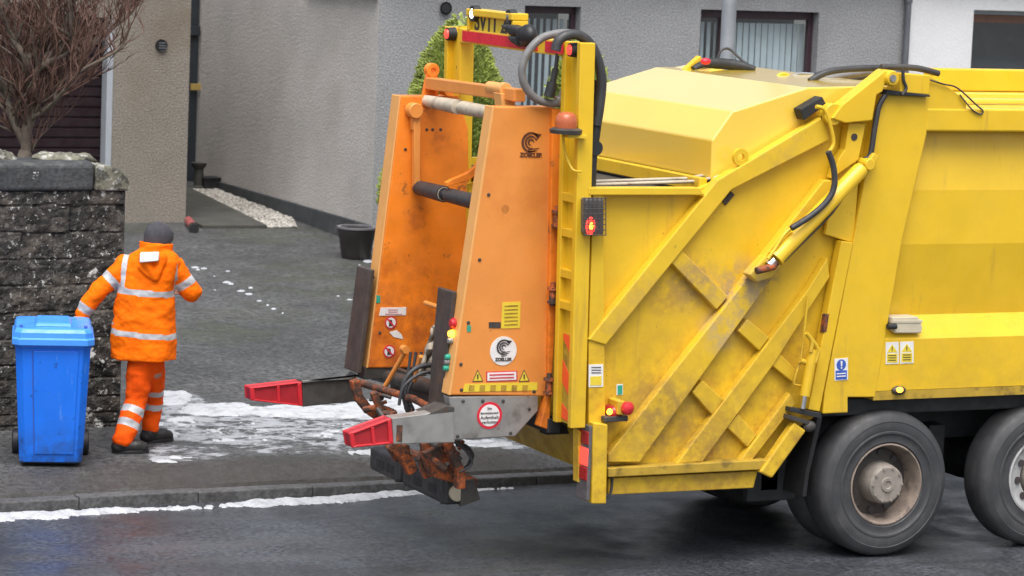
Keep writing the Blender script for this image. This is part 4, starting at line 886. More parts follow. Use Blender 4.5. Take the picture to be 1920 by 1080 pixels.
# --- bin lift: orange side columns
LY = .40; FYI = 1.88; FYO = 2.02
nearp = [(925, 200), (1035, 200), (1040, 205), (1025, 743), (843, 741)]
NP = MB().prism(pl(nearp, LY), (0, .12, 0)).build('lift_column', 'orange', TR, .01)
e0, e1 = S(925, 200, LY), S(843, 741, LY)
MB().prism([e0+Vector((-.006, -.002, .002)), e0+Vector((.012, -.002, .002)), e1+Vector((.012, -.002, 0)), e1+Vector((-.006, -.002, 0))], (0, .124, 0)).build('lit_edge', 'orange_edge', NP, .004)
plate('hinge_strip', [(1036, 202), (1054, 205), (1047, 500), (1030, 806), (1012, 800), (1027, 742)], LY-.04, LY+.05, 'orange_dirty', NP, .006)
for px, py in ((1044, 408), (1036, 552), (1029, 722)):
    c = S(px, py, LY-.07); b = MB(); b.lathe(c, (0, 0, 1), [(-.075, .0), (-.075, .02), (-.06, .02), (-.06, .035), (-.045, .035), (-.045, .024), (.03, .024), (.03, .038), (.05, .038), (.05, .018), (.08, .018), (.08, 0)], 14); b.build('hinge', 'rust', NP, smooth=40)
o = plate('steel_skirt', [(842, 744), (1009, 742), (1009, 770), (966, 818), (852, 825)], LY+.004, LY+.10, 'steel', NP, .006)
for px, py in ((868, 752), (905, 752), (943, 752), (992, 767), (957, 812), (858, 818)): MB().lathe(S(px, py, LY+.004), (0, -1, 0), [(-.002, .012), (.006, .012), (.009, 0)], 10).build('bolt', 'darksteel', o)
sg = disc('round_sign', 918, 779, .092, LY+.004, 'redref', o, .004); disc('round_field', 918, 779, .074, LY, 'white', sg, .002)
for k, s in enumerate(['Im', 'Betriebsbereich', 'Aufenthalt', 'verboten']):
    text('sign_text', s, S(918, 766+8.5*k, LY-.0035), (1, 0, 0), (0, 0, 1), .032 if k != 1 else .021, 'ink', sg)
# logo: dark swirl of arcs and its name
def swirl(px, py, R, y, parent, mat, nm):
    c = S(px, py, y-.004); b = MB()
    for i, (r0, r1, a0, a1) in enumerate([(.74, 1.0, 35, 300), (.44, .66, 20, 290), (.16, .36, 0, 280)]):
        n = 26; vs = []
        for k in range(n+1):
            a = math.radians(a0+(a1-a0)*k/n); wv = .35+.65*math.sin(math.pi*min(1, k/n*1.05)); rm, hw = (r0+r1)/2, (r1-r0)/2*wv
            for r in (rm-hw, rm+hw): vs.append(c+Vector((math.cos(a)*r*R, 0, math.sin(a)*r*R)))
        b.add(vs, [(2*k, 2*k+2, 2*k+3, 2*k+1) for k in range(n)])
    b.add([c+Vector((.1*R, 0, .9*R)), c+Vector((R*1.05, 0, .75*R)), c+Vector((.5*R, 0, .15*R)), c+Vector((.55*R, 0, .5*R))], [(0, 1, 2, 3)])
    for f in range(3):
        b.add([c+Vector((-.3*R, 0, (-.62-.22*f)*R)), c+Vector(((.9-.2*f)*R, 0, (-.50-.22*f)*R)), c+Vector(((.85-.2*f)*R, 0, (-.58-.22*f)*R)), c+Vector((-.3*R, 0, (-.76-.22*f)*R))], [(0, 1, 2, 3)])
    return b.build(nm, mat, parent)
lg = swirl(996, 267, .072, LY, NP, 'brown', 'logo'); text('logo_name', 'ZOELLER', S(996, 291, LY-.003), (1, 0, -.02), (0, 0, 1), .040, 'brown', lg, .0015)
rl = disc('round_logo', 944, 658, .098, LY, 'white', NP); swirl(945, 651, .055, LY-.004, rl, 'ink', 'logo'); text('logo_name', 'ZOELLER', S(944, 674, LY-.007), (1, 0, -.02), (0, 0, 1), .030, 'ink', rl, .001)
o = decal('data_plate', [(942, 567), (976, 566), (975, 615), (940, 616)], LY, 'stickyellow', NP)
for k in range(6): decal('text_line', [(946, 573+7*k), (971, 572+7*k), (971, 574.5+7*k), (946, 575.5+7*k)], LY-.004, 'olive', o, .002)
decal('type_plate', [(917, 604), (939, 604), (939, 615), (917, 615)], LY, 'darksteel', NP)
o = decal('warning_notice', [(912, 697), (970, 695), (970, 714), (912, 716)], LY, 'inkred', NP); f = decal('notice_field', [(914, 699), (968, 697), (968, 712), (914, 714)], LY-.004, 'white', o, .002)
for k, s in enumerate(['Keep clear of the lift', 'Danger of crushing']): pass
for k in range(2): decal('text_line', [(918, 702+6*k), (964, 700.5+6*k), (964, 703+6*k), (918, 704.5+6*k)], LY-.006, 'inkred', o, .002)
for px in (896, 983):
    o = decal('warning_triangle', [(px, 693), (px+10, 715), (px-10, 716)], LY, 'ink', NP); decal('triangle_field', [(px, 696), (px+8, 713.5), (px-8, 714.5)], LY-.004, 'stickyellow', o, .002); decal('triangle_mark', [(px-1.5, 702), (px+1.5, 702), (px+1, 711), (px-1, 711)], LY-.006, 'ink', o, .002)
o = decal('yellow_tape', [(872, 720), (1008, 717), (1007, 732), (868, 735)], LY, 'stickyellow', NP)
for k in range(6): decal('tape_mark', [(880+20*k, 722), (890+20*k, 722), (889+20*k, 733), (879+20*k, 733)], LY-.004, 'olive', o, .002)
decal('green_tag', [(876, 610), (883, 610), (883, 622), (876, 622)], LY, 'stickgreen', NP)
for px, py in ((899, 487), (916, 365), (864, 683), (865, 731), (1001, 734), (878, 605)): MB().lathe(S(px, py, LY), (0, -1, 0), [(-.002, .012), (.005, .012), (.008, 0)], 10).build('bolt', 'darksteel', NP)
# control panel on the rear edge of the near column
def edge_x(py, y=LY):   # rear edge of the column at this picture height
    t = (py-200)/(741-200); return e0.lerp(e1, t)
for py, r, m in ((608, .03, 'red'), (628, .022, 'lit_amber'), (641, .02, 'steel'), (672, .018, 'stickgreen'), (682, .018, 'hosegrey'), (693, .018, 'stickgreen')):
    c = edge_x(py)+Vector((-.008, .075, 0)); MB().lathe(c, (-1, 0, 0), [(0, r*1.2), (.012, r*1.2), (.014, r), (.03, r*.9), (.033, 0)], 14).build('control_button', m, NP, smooth=40)
# rubber strips along the rear edges
def strip(y0, y1, pt, pb):
    a, b_ = S(*pt, y0), S(*pb, y0)
    return MB().prism([a+Vector((-.035, 0, 0)), a+Vector((.0, 0, .0)), b_, b_+Vector((-.035, 0, 0))], (0, y1-y0, 0)).build('rubber_strip', 'strip', TR, .006)
strip(LY+.10, LY+.34, (857, 547), (838, 768)); strip(FYI-.03, FYI+.22, (703, 506), (678, 700))
# far column
FP = MB().prism(pl([(752, 180), (860, 180), (878, 240), (884, 690), (690, 690)], FYI), (0, FYO-FYI, 0)).build('lift_column', 'orange_dirty', TR, .01)
f0, f1 = S(752, 180, FYI), S(690, 690, FYI)
MB().prism([f0+Vector((-.012, -.002, .002)), f0+Vector((.002, -.002, .002)), f1+Vector((.002, -.002, 0)), f1+Vector((-.012, -.002, 0))], (0, FYO-FYI+.004, 0)).build('lit_edge', 'orange_edge', FP, .004)
plate('steel_skirt', [(684, 690), (800, 688), (800, 705), (682, 712)], FYI+.01, FYO, 'darksteel', FP, .005)
b = MB(); b.bar(S(780, 205, FYI-.04), S(780, 352, FYI-.04), .05, .05, (0, 1, 0)); b.lathe(S(781, 208, FYI-.09), (0, 1, 0), [(0, 0), (0, .055), (.09, .055)], 18); b.prism(pl([(772, 195), (790, 195), (788, 245), (774, 245)], FYI-.06), (0, .05, 0)); b.build('link_arm', 'orange', FP, .006, smooth=40)
decal('notice', [(714, 577), (762, 576), (761, 591), (711, 592)], FYI, 'white', FP)
for k in range(3): decal('text_line', [(728-6*(k == 2), 580+4*k), (746+8*(k == 2), 580+4*k), (746+8*(k == 2), 581.6+4*k), (728-6*(k == 2), 581.6+4*k)], FYI-.004, 'inkpink', FP, .002)
for px, py in ((733, 605), (730, 659)):
    o = disc('prohibition_sign', px, py, .046, FYI, 'inkred', FP); disc('sign_field', px, py, .036, FYI-.004, 'white', o, .002); decal('sign_figure', [(px-3, py-6), (px+2, py-5), (px+4, py+6), (px-4, py+7)], FYI-.006, 'ink', o, .002); decal('sign_bar', [(px-7, py-6), (px-5, py-8), (px+7, py+6), (px+5, py+8)], FYI-.0075, 'inkred', o, .002)
decal('torn_label', [(730, 623), (744, 619), (753, 627), (756, 636), (738, 632)], FYI, 'white', FP)
decal('green_tag', [(706, 554), (713, 554), (713, 568), (706, 568)], FYI, 'stickgreen', FP)
for px, py in ((800, 243), (811, 243), (826, 243), (760, 280), (712, 624), (700, 520)): MB().lathe(S(px, py, FYI), (0, -1, 0), [(-.002, .011), (.004, .011), (.007, 0)], 10).build('bolt', 'darksteel', FP)
# pole with two black rollers between the columns
a = S(781, 351, FYI); 
RL = MB().lathe(Vector((a.x, FYI, a.z)), (0, -1, 0), [(0, .03), (.05, .03), (.05, .052), (.46, .058), (.48, .058), (.48, .045), (.485, .045), (.485, .03), (.56, .03), (.56, .05), (1.0, .055), (1.3, .055), (1.3, .03), (1.48, .03)], 26).build('roller_pole', 'rubber', TR, smooth=35)
MB().lathe(Vector((a.x, FYI-.478, a.z)), (0, -1, 0), [(0, .05), (.004, .05), (.004, .02), (.0, .02)], 22).build('roller_end', 'roller', RL)
# top linkage
a = X(865, 165, -2.76); a = Vector((-2.76, 1.93, X(860, 165, -2.76).z)); e = Vector((-2.76, .45, a.z+.02))
TL = MB().bar(a, e, .085, .085).build('lift_crossbar', 'orange', TR, .008)
c = X(935, 168, -2.80); b = MB(); b.lathe(Vector((-2.78, c.y+.19, c.z+.005)), (0, -1, 0), [(0, 0), (0, .040), (.20, .040), (.20, .046), (.26, .046), (.26, 0)], 18); b.prism([(-2.83, c.y+.02, c.z-.02), (-2.72, c.y+.02, c.z-.02), (-2.72, c.y+.02, c.z-.2), (-2.80, c.y+.02, c.z-.2)], (0, -.12, 0)); b.build('clamp', 'orange_edge', TL, .006, smooth=40)
MB().lathe(Vector((-2.80, 1.90, a.z-.125)), (0, -1, 0), [(0, .0), (0, .043), (.55, .052), (.56, .02), (.62, .02), (.63, .048), (1.35, .045), (1.35, 0)], 22).build('pale_roller', 'roller', TL, smooth=40)
lug = MB(); lc = X(871, 150, -2.76); pts = [(-2.76, 1.98, lc.z-.12)]
q = [Vector((lc.x-.06, 1.93, lc.z-.18)), Vector((lc.x+.07, 1.93, lc.z-.18)), Vector((lc.x+.05, 1.93, lc.z+.05)), Vector((lc.x+.02, 1.93, lc.z+.08)), Vector((lc.x-.02, 1.93, lc.z+.06))]
lug.prism(q, (0, .03, 0)); lug.lathe(Vector((lc.x+.015, 1.92, lc.z+.03)), (0, 1, 0), [(0, .02), (0, .05), (.06, .05), (.06, .02), (0, .02)], 18); lug.build('lug', 'orange_dirty', TL, .004)
b = MB(); b.lathe(S(843, 170, 1.8), (0, 1, 0), [(0, 0), (0, .04), (.1, .04)], 14); b.bar(S(843, 170, 1.85), S(868, 165, 1.85), .04, .05); b.build('end_hook', 'orange_dirty', TL, smooth=40)
# curved guard between the columns
cv = MB(); P_ = [(912, 272), (905, 292), (893, 312), (874, 326), (850, 336), (838, 342)]; Q_ = [(838, 350), (856, 345), (880, 338), (900, 324), (912, 308)]
cv.prism(pl(P_+Q_, 1.25), (0, .05, 0)); cv.build('curved_guard', 'orange_dirty', TR, .004)
MB().prism(pl([(878, 345), (930, 330), (930, 700), (878, 700)], 1.30), (0, .03, 0)).build('hopper_plate', 'yellow_dirty', TR)
# --- arms with red tips
def arm(y, w, tip, plate_, top=True, mt='steel'):
    o = MB().prism(pl(plate_, y), (0, w, 0)).build('container_arm', mt, TR, .006)
    t = tip; cx, cy = sum(p[0] for p in t)/4, sum(p[1] for p in t)/4
    r = MB().prism(pl(t, y+.010), (0, w-.02, 0)).build('red_tip', 'red_shade', o, .008)
    b = MB(); V = pl(t, y-.004); k = .017
    def inset(f): return [v + (sum(V, Vector())/4 - v).normalized()*f for v in V]
    I = inset(.034)
    for yy, dy in ((0, .026), (w-.018, .026)):
        for i in range(4):
            j = (i+1) % 4; b.prism([V[i]+Vector((0, yy, 0)), V[j]+Vector((0, yy, 0)), I[j]+Vector((0, yy, 0)), I[i]+Vector((0, yy, 0))], (0, dy, 0))
    m0, m1 = I[0].lerp(I[1], .55), I[3].lerp(I[2], .55); d = Vector((.012, 0, 0))
    b.prism([m0-d, m0+d, m1+d, m1-d], (0, .022, 0)); b.build('tip_rim', 'red', r, .005, seg=3); return o
na = arm(.30, .12, [(655, 813), (734, 784), (738, 832), (660, 840)], [(735, 784), (798, 776), (850, 768), (853, 830), (738, 833)])
b = MB(); b.prism(pl([(800, 778), (838, 762), (852, 764), (852, 772)], .30), (0, .2, 0)); b.build('arm_gusset', 'darksteel', na)
decal('rust_patch', [(744, 797), (755, 797), (754, 829), (743, 828)], .30, 'rust', na, .002)
fa = arm(2.02, .12, [(469, 727), (566, 716), (568, 762), (471, 751)], [(567, 715), (658, 711), (668, 700), (672, 752), (568, 763)], mt='darksteel')
MB().prism(pl([(567, 714), (658, 710), (692, 700), (692, 704), (568, 718)], 2.0), (0, .02, 0)).build('arm_edge', 'steel', fa, .003)
# --- rusty lifting comb, levers and the bumper rollers
rnd = random.Random(3)
arms_ = [([(664, 712), (672, 745), (690, 768), (715, 785), (735, 800)], 1.72, .06, .07), ([(700, 735), (712, 765), (740, 795), (775, 820)], 1.45, .05, .05), ([(730, 830), (755, 850), (770, 880)], 1.2, .08, .09), ([(797, 828), (803, 860), (812, 885)], .85, .07, .08), ([(838, 828), (848, 850), (862, 885), (862, 910)], .62, .06, .07), ([(800, 835), (790, 860), (800, 890)], .95, .06, .05)]
for pts, y, w, hh in arms_:
    P = pl(pts, y)
    b = MB()
    for i in range(len(P)-1): b.bar(P[i], P[i+1]+(P[i+1]-P[i]).normalized()*.02, w, hh, (0, 1, 0) if i % 2 else (0, .98, .2))
    b.build('lift_arm', 'rust', TR, .008)
b = MB(); b.prism(pl([(795, 850), (815, 895), (870, 912), (868, 890), (850, 870), (835, 830)], .75), (0, .06, 0)); b.build('side_plate', 'rust', TR, .006); MB().prism(pl([(728, 840), (742, 865), (775, 880), (768, 835)], 1.35), (0, .06, 0)).build('side_plate', 'rust', TR, .006)
b = MB()
for i in range(20):
    px, py, y = rnd.uniform(690, 770), rnd.uniform(745, 800), rnd.uniform(1.0, 1.7); py = min(py, 745+(px-680)*.75) if rnd.random() < .8 else py
    p = S(px, py, y); d = Vector((rnd.uniform(-.05, .06), rnd.uniform(-.08, .08), rnd.uniform(-.05, .05))); MB().tube([p, p+d*1.3], rnd.uniform(.012, .024), 9).build('link_rod', 'rust' if i % 2 else 'darksteel', TR, smooth=40)
for i in range(14):
    px, py, y = rnd.uniform(815, 870), rnd.uniform(832, 885), rnd.uniform(.5, .95)
    p = S(px, py, y); d = Vector((rnd.uniform(-.05, .05), rnd.uniform(-.08, .08), rnd.uniform(-.06, .06))); MB().tube([p, p+d*1.3], rnd.uniform(.010, .022), 9).build('link_rod', 'rust' if i % 2 else 'darksteel', TR, smooth=40)
def hose(pts, r): MB().tube(pts, r, 8, 5).build('lift_hose', 'rubber', TR, smooth=50)
for k in range(4):
    z = rnd.uniform(-10, 10); hose(pl([(850+4*k, 828), (872+5*k, 850+z), (885-3*k, 872+z*.5), (862, 885)], .55+.05*k), .009)
for k in range(3): hose(pl([(770+10*k, 660), (765+8*k, 700), (755+5*k, 735), (762+7*k, 770)], .95+.12*k), .011)
hose(pl([(752, 745), (760, 712), (785, 688), (830, 684)], .9), .017); hose(pl([(748, 760), (757, 725), (790, 700), (830, 696)], .8), .012)
MB().tube([X(676, 718, -3.26), X(775, 748, -3.22), X(818, 770, -3.2)], .026, 12).build('lock_bar', 'rust', TR, smooth=50)
b = MB(); b.tube([S(762, 655, 1.35), S(720, 728, 1.55)], .017, 10); b.lathe(S(762, 656, 1.32), (0, 1, 0), [(0, 0), (0, .028), (.06, .028)], 14); b.build('lever', 'orange', TR, smooth=50); MB().tube([S(798, 568, 1.35), S(846, 584, .9)], .018, 10).build('lever', 'orange', TR, smooth=50); b = MB(); b.tube([S(790, 668, 1.1), S(775, 715, 1.2)], .02, 8)
b.build('lever', 'orange', TR, smooth=50)
# bin comb backing seen between the columns (dark and dirty)
b = MB(); b.prism([(-2.95, .56, .95), (-2.90, .56, 1.75), (-2.86, .56, 1.75), (-2.9, .56, .95)], (0, 1.28, 0)); cbk = None
b = MB(); b.tube([X(700, 700, -3.02), X(842, 735, -3.02)], .05, 12); b.box(-3.02, -2.98, .60, 1.85, .98, 1.16); b.build('comb_beam', 'darksteel', TR, smooth=50)
sk = MB()
V = [(830, 600), (812, 612), (796, 640), (783, 664), (800, 668), (822, 690), (840, 700), (850, 640)]
n = 14
for j in range(n+1):
    for i in range(n+1):
        u, v = i/n, j/n; l = Vector((783+(812-783)*(1-v), 700-90*(1-v), 0)); r = Vector((848, 705-115*(1-v), 0))
        q = l.lerp(r, u); p = S(q.x, q.y, .95+.12*noise.noise((u*3, v*4, 5))+.05*noise.noise((u*9, v*5, 1))); sk.v.append(p)
for j in range(n):
    for i in range(n): sk.f.append((j*(n+1)+i, j*(n+1)+i+1, (j+1)*(n+1)+i+1, (j+1)*(n+1)+i)); sk.m.append(0)
so_ = sk.build('torn_sack', 'sack', None, smooth=70); m = so_.modifiers.new('thick', 'SOLIDIFY'); m.thickness = .02
tag(so_, 'dirty torn beige sack caught in the bin lift', 'sack')
# bumper: two black rollers on a beam across the bottom
xb = -2.92; pa, pb_ = X(862, 918, xb), X(712, 866, xb)
zc2 = (pa.z+pb_.z)/2
BR = MB().box(xb+.07, xb+.15, pa.y+.03, pb_.y, zc2+.0, zc2+.10).build('bumper_beam', 'rust', TR, .01)
for (y0, y1) in ((pa.y+.06, pa.y+.80), (pa.y+.86, pb_.y)):
    ro_ = MB().box(xb-.085, xb+.075, y0, y1, zc2-.085, zc2+.085).build('bumper_roller', 'rubber', BR, .028, seg=3)
    for t in (.28, .62): MB().box(xb-.09, xb-.07, y0+(y1-y0)*t-.07, y0+(y1-y0)*t+.07, zc2-.035, zc2+.03).build('wear_pad', 'chassis', ro_, .006)
    MB().box(xb-.088, xb+.078, y0+.05, y0+.075, zc2-.088, zc2+.088).build('band', 'darksteel', ro_, .02)
MB().lathe((xb, pa.y+.06, zc2), (0, -1, 0), [(0, .055), (.03, .055), (.035, .045), (.035, 0)], 20).build('roller_end', 'beige', BR, smooth=40)
MB().prism([(xb+.02, pa.y+.02, zc2-.09), (xb+.17, pa.y+.02, zc2-.05), (xb+.12, pa.y+.02, zc2+.10), (xb+.02, pa.y+.02, zc2+.09)], (0, .04, 0)).build('bumper_bracket', 'darksteel', BR, .005)
# underslung frame carrying the lift
b = MB(); b.box(-2.50, -2.40, .35, 1.95, .92, 1.02); b.box(-2.44, -1.9, .5, .6, .88, .99); b.box(-2.44, -1.9, 1.7, 1.8, .88, .99)
b.build('lift_frame', 'chassis', TR, .008)
# ================================================================== WHEELIE BIN
HD = Vector((CF.x, CF.y, 0)).normalized(); HR = Vector((HD.y, -HD.x, 0))     # horizontal away / right
def onfloor(px, py): return G(px, py)
BP = G(95, 879); BP.z = gz(BP.y)
yaw = math.radians(9.5); BR_ = (HR*math.cos(yaw)+HD*math.sin(yaw)); BD_ = (HD*math.cos(yaw)-HR*math.sin(yaw))
bn = thing('wheelie_bin', 'bright blue two wheeled rubbish bin held by the man in orange', 'wheelie bin', BP)
def BL(a, d, z): return BP + BR_*a + BD_*d + Vector((0, 0, z))
def ring(w, d0, d1, z, c, sx=0):
    return [BL(-w+c+sx, d0, z), BL(w-c+sx, d0, z), BL(w+sx, d0+c, z), BL(w+sx, d1-.02, z), BL(w-.02+sx, d1, z), BL(-w+.02+sx, d1, z), BL(-w+sx, d1-.02, z), BL(-w+sx, d0+c, z)]
rings = [ring(.228, .055, .50, .038, .03), ring(.235, .045, .52, .10, .045), ring(.275, -.02, .66, .90, .055), ring(.282, -.03, .67, .905, .055), ring(.282, -.03, .67, .955, .055)]
b = MB(); vs = [v for r in rings for v in r]; n = 8
b.add(vs, [(k*n+i, k*n+(i+1) % n, (k+1)*n+(i+1) % n, (k+1)*n+i) for k in range(len(rings)-1) for i in range(n)] + [tuple(range(n))])
b.build('bin_body', 'bin', bn, .012, seg=3)
# raised front panel and a darker strip painting the shade of its groove
fp = MB(); z0, z1 = .10, .885
def FR(a, z, o): # point on the sloping front
    t = (z-.10)/.80; return BL(a, .045-.065*t-o, z)
fp.prism([FR(-.120, z0, -.004), FR(.165, z0, -.004), FR(.19, z1, -.004), FR(-.145, z1, -.004)], BD_*-.012); fp.build('front_panel', 'bin', bn, .006)
gq = MB(); gq.prism([FR(-.128, z0, -.002), FR(-.121, z0, -.002), FR(-.147, z1, -.002), FR(-.155, z1, -.002)], BD_*-.006); gq.build('groove_shade', 'stickblue', bn, .002)
b = MB(); b.prism([BL(-.215, .065, .025), BL(.215, .065, .025), BL(.215, .065, .05), BL(-.215, .065, .05)], BD_*.40); b.build('base', 'blackplastic', bn, .01)
# lid: overhanging rim, stepped top with a hump, hinge and handle at the back
lw = .300
def lring(w, d0, d1, z, c): return ring(w, d0, d1, z, c)
L_ = [lring(.292, -.055, .64, .925, .05), lring(lw, -.07, .65, .93, .05), lring(lw, -.07, .65, .975, .05), lring(.287, -.055, .645, .98, .05), lring(.285, -.052, .64, 1.02, .05), lring(.272, -.035, .63, 1.045, .045), lring(.258, -.02, .62, 1.05, .04)]
b = MB(); b.add([v for r in L_ for v in r], [(k*n+i, k*n+(i+1) % n, (k+1)*n+(i+1) % n, (k+1)*n+i) for k in range(len(L_)-1) for i in range(n)] + [tuple(range(n)), tuple(range((len(L_)-1)*n, len(L_)*n))])
ld = b.build('lid', 'binlid', bn, .008, seg=3)
b = MB(); b.prism([BL(-.14, .08, 1.05), BL(.14, .08, 1.05), BL(.12, .11, 1.075), BL(-.12, .11, 1.075)], BD_*.40); b.build('lid_hump', 'binlid', ld, .01, seg=3)
b = MB()
for sx in (-1, 1):
    for dd in (.0, .05): b.prism([BL(sx*.235-.012, .01+dd, 1.048), BL(sx*.235+.012, .01+dd, 1.048), BL(sx*.235+.012, .01+dd, 1.062), BL(sx*.235-.012, .01+dd, 1.062)], BD_*.02)
b.build('lid_stud', 'stickblue', ld)
hb = MB(); hb.tube([BL(-.25, .75, 1.0), BL(.25, .75, 1.0)], .016, 12)
for a in (-.2, 0.0, .2): hb.bar(BL(a, .64, .96), BL(a, .755, 1.0), .03, .04)
hb.build('handle', 'bin', bn, smooth=50)
for sx in (-1, 1):
    w = MB(); c = BL(sx*.262, .56, .10); w.lathe(c-BR_*.025, BR_, [(0, .03), (0, .085), (.008, .10), (.042, .10), (.05, .085), (.05, .03)], 28); wo_ = w.build('wheel', 'blackplastic', bn, smooth=35)
    MB().lathe(c-BR_*.027, BR_, [(0, 0), (0, .05), (.054, .05), (.054, 0)], 18).build('wheel_hub', 'rubber', wo_)
MB().tube([BL(-.26, .56, .10), BL(.26, .56, .10)], .012, 8).build('axle', 'darksteel', bn)

# ================================================================== THE MAN
MP = G(262, 850); MP.z = gz(MP.y)
def P(px, py, dep=0.0):   # sight line met with the upright plane through the man, dep metres further away
    d = ray(px, py); o = MP + HD*dep; return CAM + d*((o-CAM).dot(HD)/d.dot(HD))
def fuse(b, vox, smooth=6, wr=None):
    me = bpy.data.meshes.new('t'); me.from_pydata(b.v, [], b.f)
    bm = bmesh.new(); bm.from_mesh(me); bmesh.ops.recalc_face_normals(bm, faces=bm.faces); bm.to_mesh(me); bm.free()
    o = bpy.data.objects.new('t', me); COL.objects.link(o)
    r = o.modifiers.new('r', 'REMESH'); r.mode = 'VOXEL'; r.voxel_size = vox
    s = o.modifiers.new('s', 'SMOOTH'); s.iterations = smooth; s.factor = .5
    dg = bpy.context.evaluated_depsgraph_get(); m2 = bpy.data.meshes.new_from_object(o.evaluated_get(dg)); bpy.data.objects.remove(o)
    q = MB(); q.v = [v.co.copy() for v in m2.vertices]; nr = [v.normal.copy() for v in m2.vertices]
    if wr: q.v = [v + nn*wr(v) for v, nn in zip(q.v, nr)]
    q.f = [tuple(p.vertices) for p in m2.polygons]; q.m = [0]*len(q.f); return q
def loft(b, secs, n=28):
    vs = []
    for c, hw, hd, tilt in secs:
        for k in range(n):
            a = 2*math.pi*k/n; ca, sa = math.cos(a), math.sin(a); e = .8
            vs.append(c + (HR*math.cos(tilt)+HD*math.sin(tilt))*hw*math.copysign(abs(ca)**e, ca) + (HD*math.cos(tilt)-HR*math.sin(tilt))*hd*math.copysign(abs(sa)**e, sa))
    m = len(secs); b.add(vs, [(i*n+k, i*n+(k+1) % n, (i+1)*n+(k+1) % n, (i+1)*n+k) for i in range(m-1) for k in range(n)] + [tuple(range(n)), tuple(range((m-1)*n, m*n))])
tw = .35   # trunk turned a little to his right
FD = (HD*math.cos(.85)+HR*math.sin(.85)).normalized(); FS = Vector((FD.y, -FD.x, 0))   # where he faces, his right
# joints
head = P(300, 444, .22); neck = P(292, 470, .20); chest = P(281, 530, .16); hips = P(270, 655, .14)
shL, elL, wrL = P(240, 495, .18), P(186, 543, .13), P(148, 597, .12)
shR, elR, wrR = P(331, 503, .20), P(360, 549, .24), P(345, 545, .50)
hipL, knL, anL = P(264, 690, .14), P(256, 752, .14), P(230, 834, -.02)
hipR, knR, anR = P(285, 692, .20), P(289, 745, .38), P(282, 806, .42)
anL.z = gz(anL.y)+.09; anR.z = gz(anR.y)+.10
# body: one continuous skin surface (trunk, head with face, arms, hands with fingers, legs)
b = MB()
b.caps(hips, .13, chest, .14); b.caps(chest, .14, neck-Vector((0, 0, .06)), .08); b.caps(neck-Vector((0, 0, .05)), .055, head-Vector((0, 0, .05)), .058)
b.blob(head, .074, .092, .110, 20, 14, Matrix((FS, FD, Vector((0, 0, 1)))).transposed())
fc = head+FD*.085
b.blob(head+FD*.045-Vector((0, 0, .06)), .05, .055, .055, 14, 10, Matrix((FS, FD, Vector((0, 0, 1)))).transposed())       # jaw
b.caps(fc+Vector((0, 0, .015)), .010, fc+FD*.026-Vector((0, 0, .022)), .014, 10)      # nose
b.caps(fc+FS*.020-Vector((0, 0, .058)), .008, fc-FS*.020-Vector((0, 0, .058)), .008, 10)  # lips
for s in (-1, 1): b.blob(head+FS*s*.070-FD*.004-Vector((0, 0, .03)), .013, .020, .030, 12, 8, Matrix((FS, FD, Vector((0, 0, 1)))).transposed())
for (a, e, w) in ((shL, elL, wrL), (shR, elR, wrR)):
    b.caps(a, .062, e, .045); b.caps(e, .045, w, .029); b.caps(chest+Vector((0, 0, .1)), .10, a, .065)
for (a, e, w) in ((hipL, knL, anL), (hipR, knR, anR)):
    b.caps(hips, .12, a, .095); b.caps(a, .09, e, .06); b.caps(e, .058, w, .04)
hold = BL(-.02, .75, 1.0)
hold = BL(.195, .752, 1.003)
def hand(b, w, palm_dir, across, curl_dir, grip):
    pd, ac, cu = palm_dir.normalized(), across.normalized(), curl_dir.normalized(); pe = w + pd*.09
    for k in range(4): b.caps(w+ac*(k-1.5)*.010, .016, pe+ac*(k-1.5)*.021, .0125, 10)
    Ls = (.040, .045, .042, .034)
    for k in range(4):
        p = pe+ac*(k-1.5)*.021; d = pd.copy(); L = Ls[k]
        for j, f in enumerate((1, .7, .55)):
            an_ = grip*(.55+.12*k/3) if j else grip*.5
            d = (d*math.cos(an_)+cu*math.sin(an_)).normalized() if j == 0 else (d*math.cos(grip*.9)+Vector(cu)*math.sin(grip*.9) if d.dot(pd) > .2 else (d*.6+cu*.3-pd*.7)).normalized()
            q = p+d*L*f; b.caps(p, .0092-.001*j, q, .0085-.001*j, 8); p = q
    t0 = w+pd*.025+ac*-.030; t1 = t0+(pd*.6-ac*.55+cu*.5).normalized()*.036; t2 = t1+(pd*.7+cu*.75).normalized()*.028
    b.caps(w+pd*.01, .016, t0, .014, 10); b.caps(t0, .0125, t1, .0105, 10); b.caps(t1, .0105, t2, .009, 10)
hdir = (hold+Vector((0, 0, .02))-wrL); 
wl = hold - hdir.normalized()*.085 + Vector((0, 0, .022))
b.caps(elL, .045, wl, .028); hand(b, wl, hdir, BR_*-1, Vector((0, 0, -1)), .9)
hand(b, wrR, (wrR-elR), Vector((0, 0, -1)), HR*-1, .7)
man = fuse(b, .0055, 3).build('person', 'skin', None, smooth=180)
tag(man, 'man in orange high visibility workwear and dark beanie seen from behind pulling the blue bin', 'person')
man.data.materials[0] = MT['skin']
ey = MB()
for s in (-1, 1): ey.blob(head+FD*.088+FS*s*.03+Vector((0, 0, .015)), .011, .008, .008, 10, 8)
ey.build('eyes', 'eye', man, smooth=60)
hr = MB(); hr.blob(head-FD*.012+Vector((0, 0, -.005)), .084, .10, .112, 20, 12, Matrix((FS, FD, Vector((0, 0, 1)))).transposed())
hr.v = [v if (v-head).dot(FD) < .055 or v.z > head.z+.03 else head+(v-head)*.8 for v in hr.v]; hr.build('hair', 'hair', man, smooth=80)
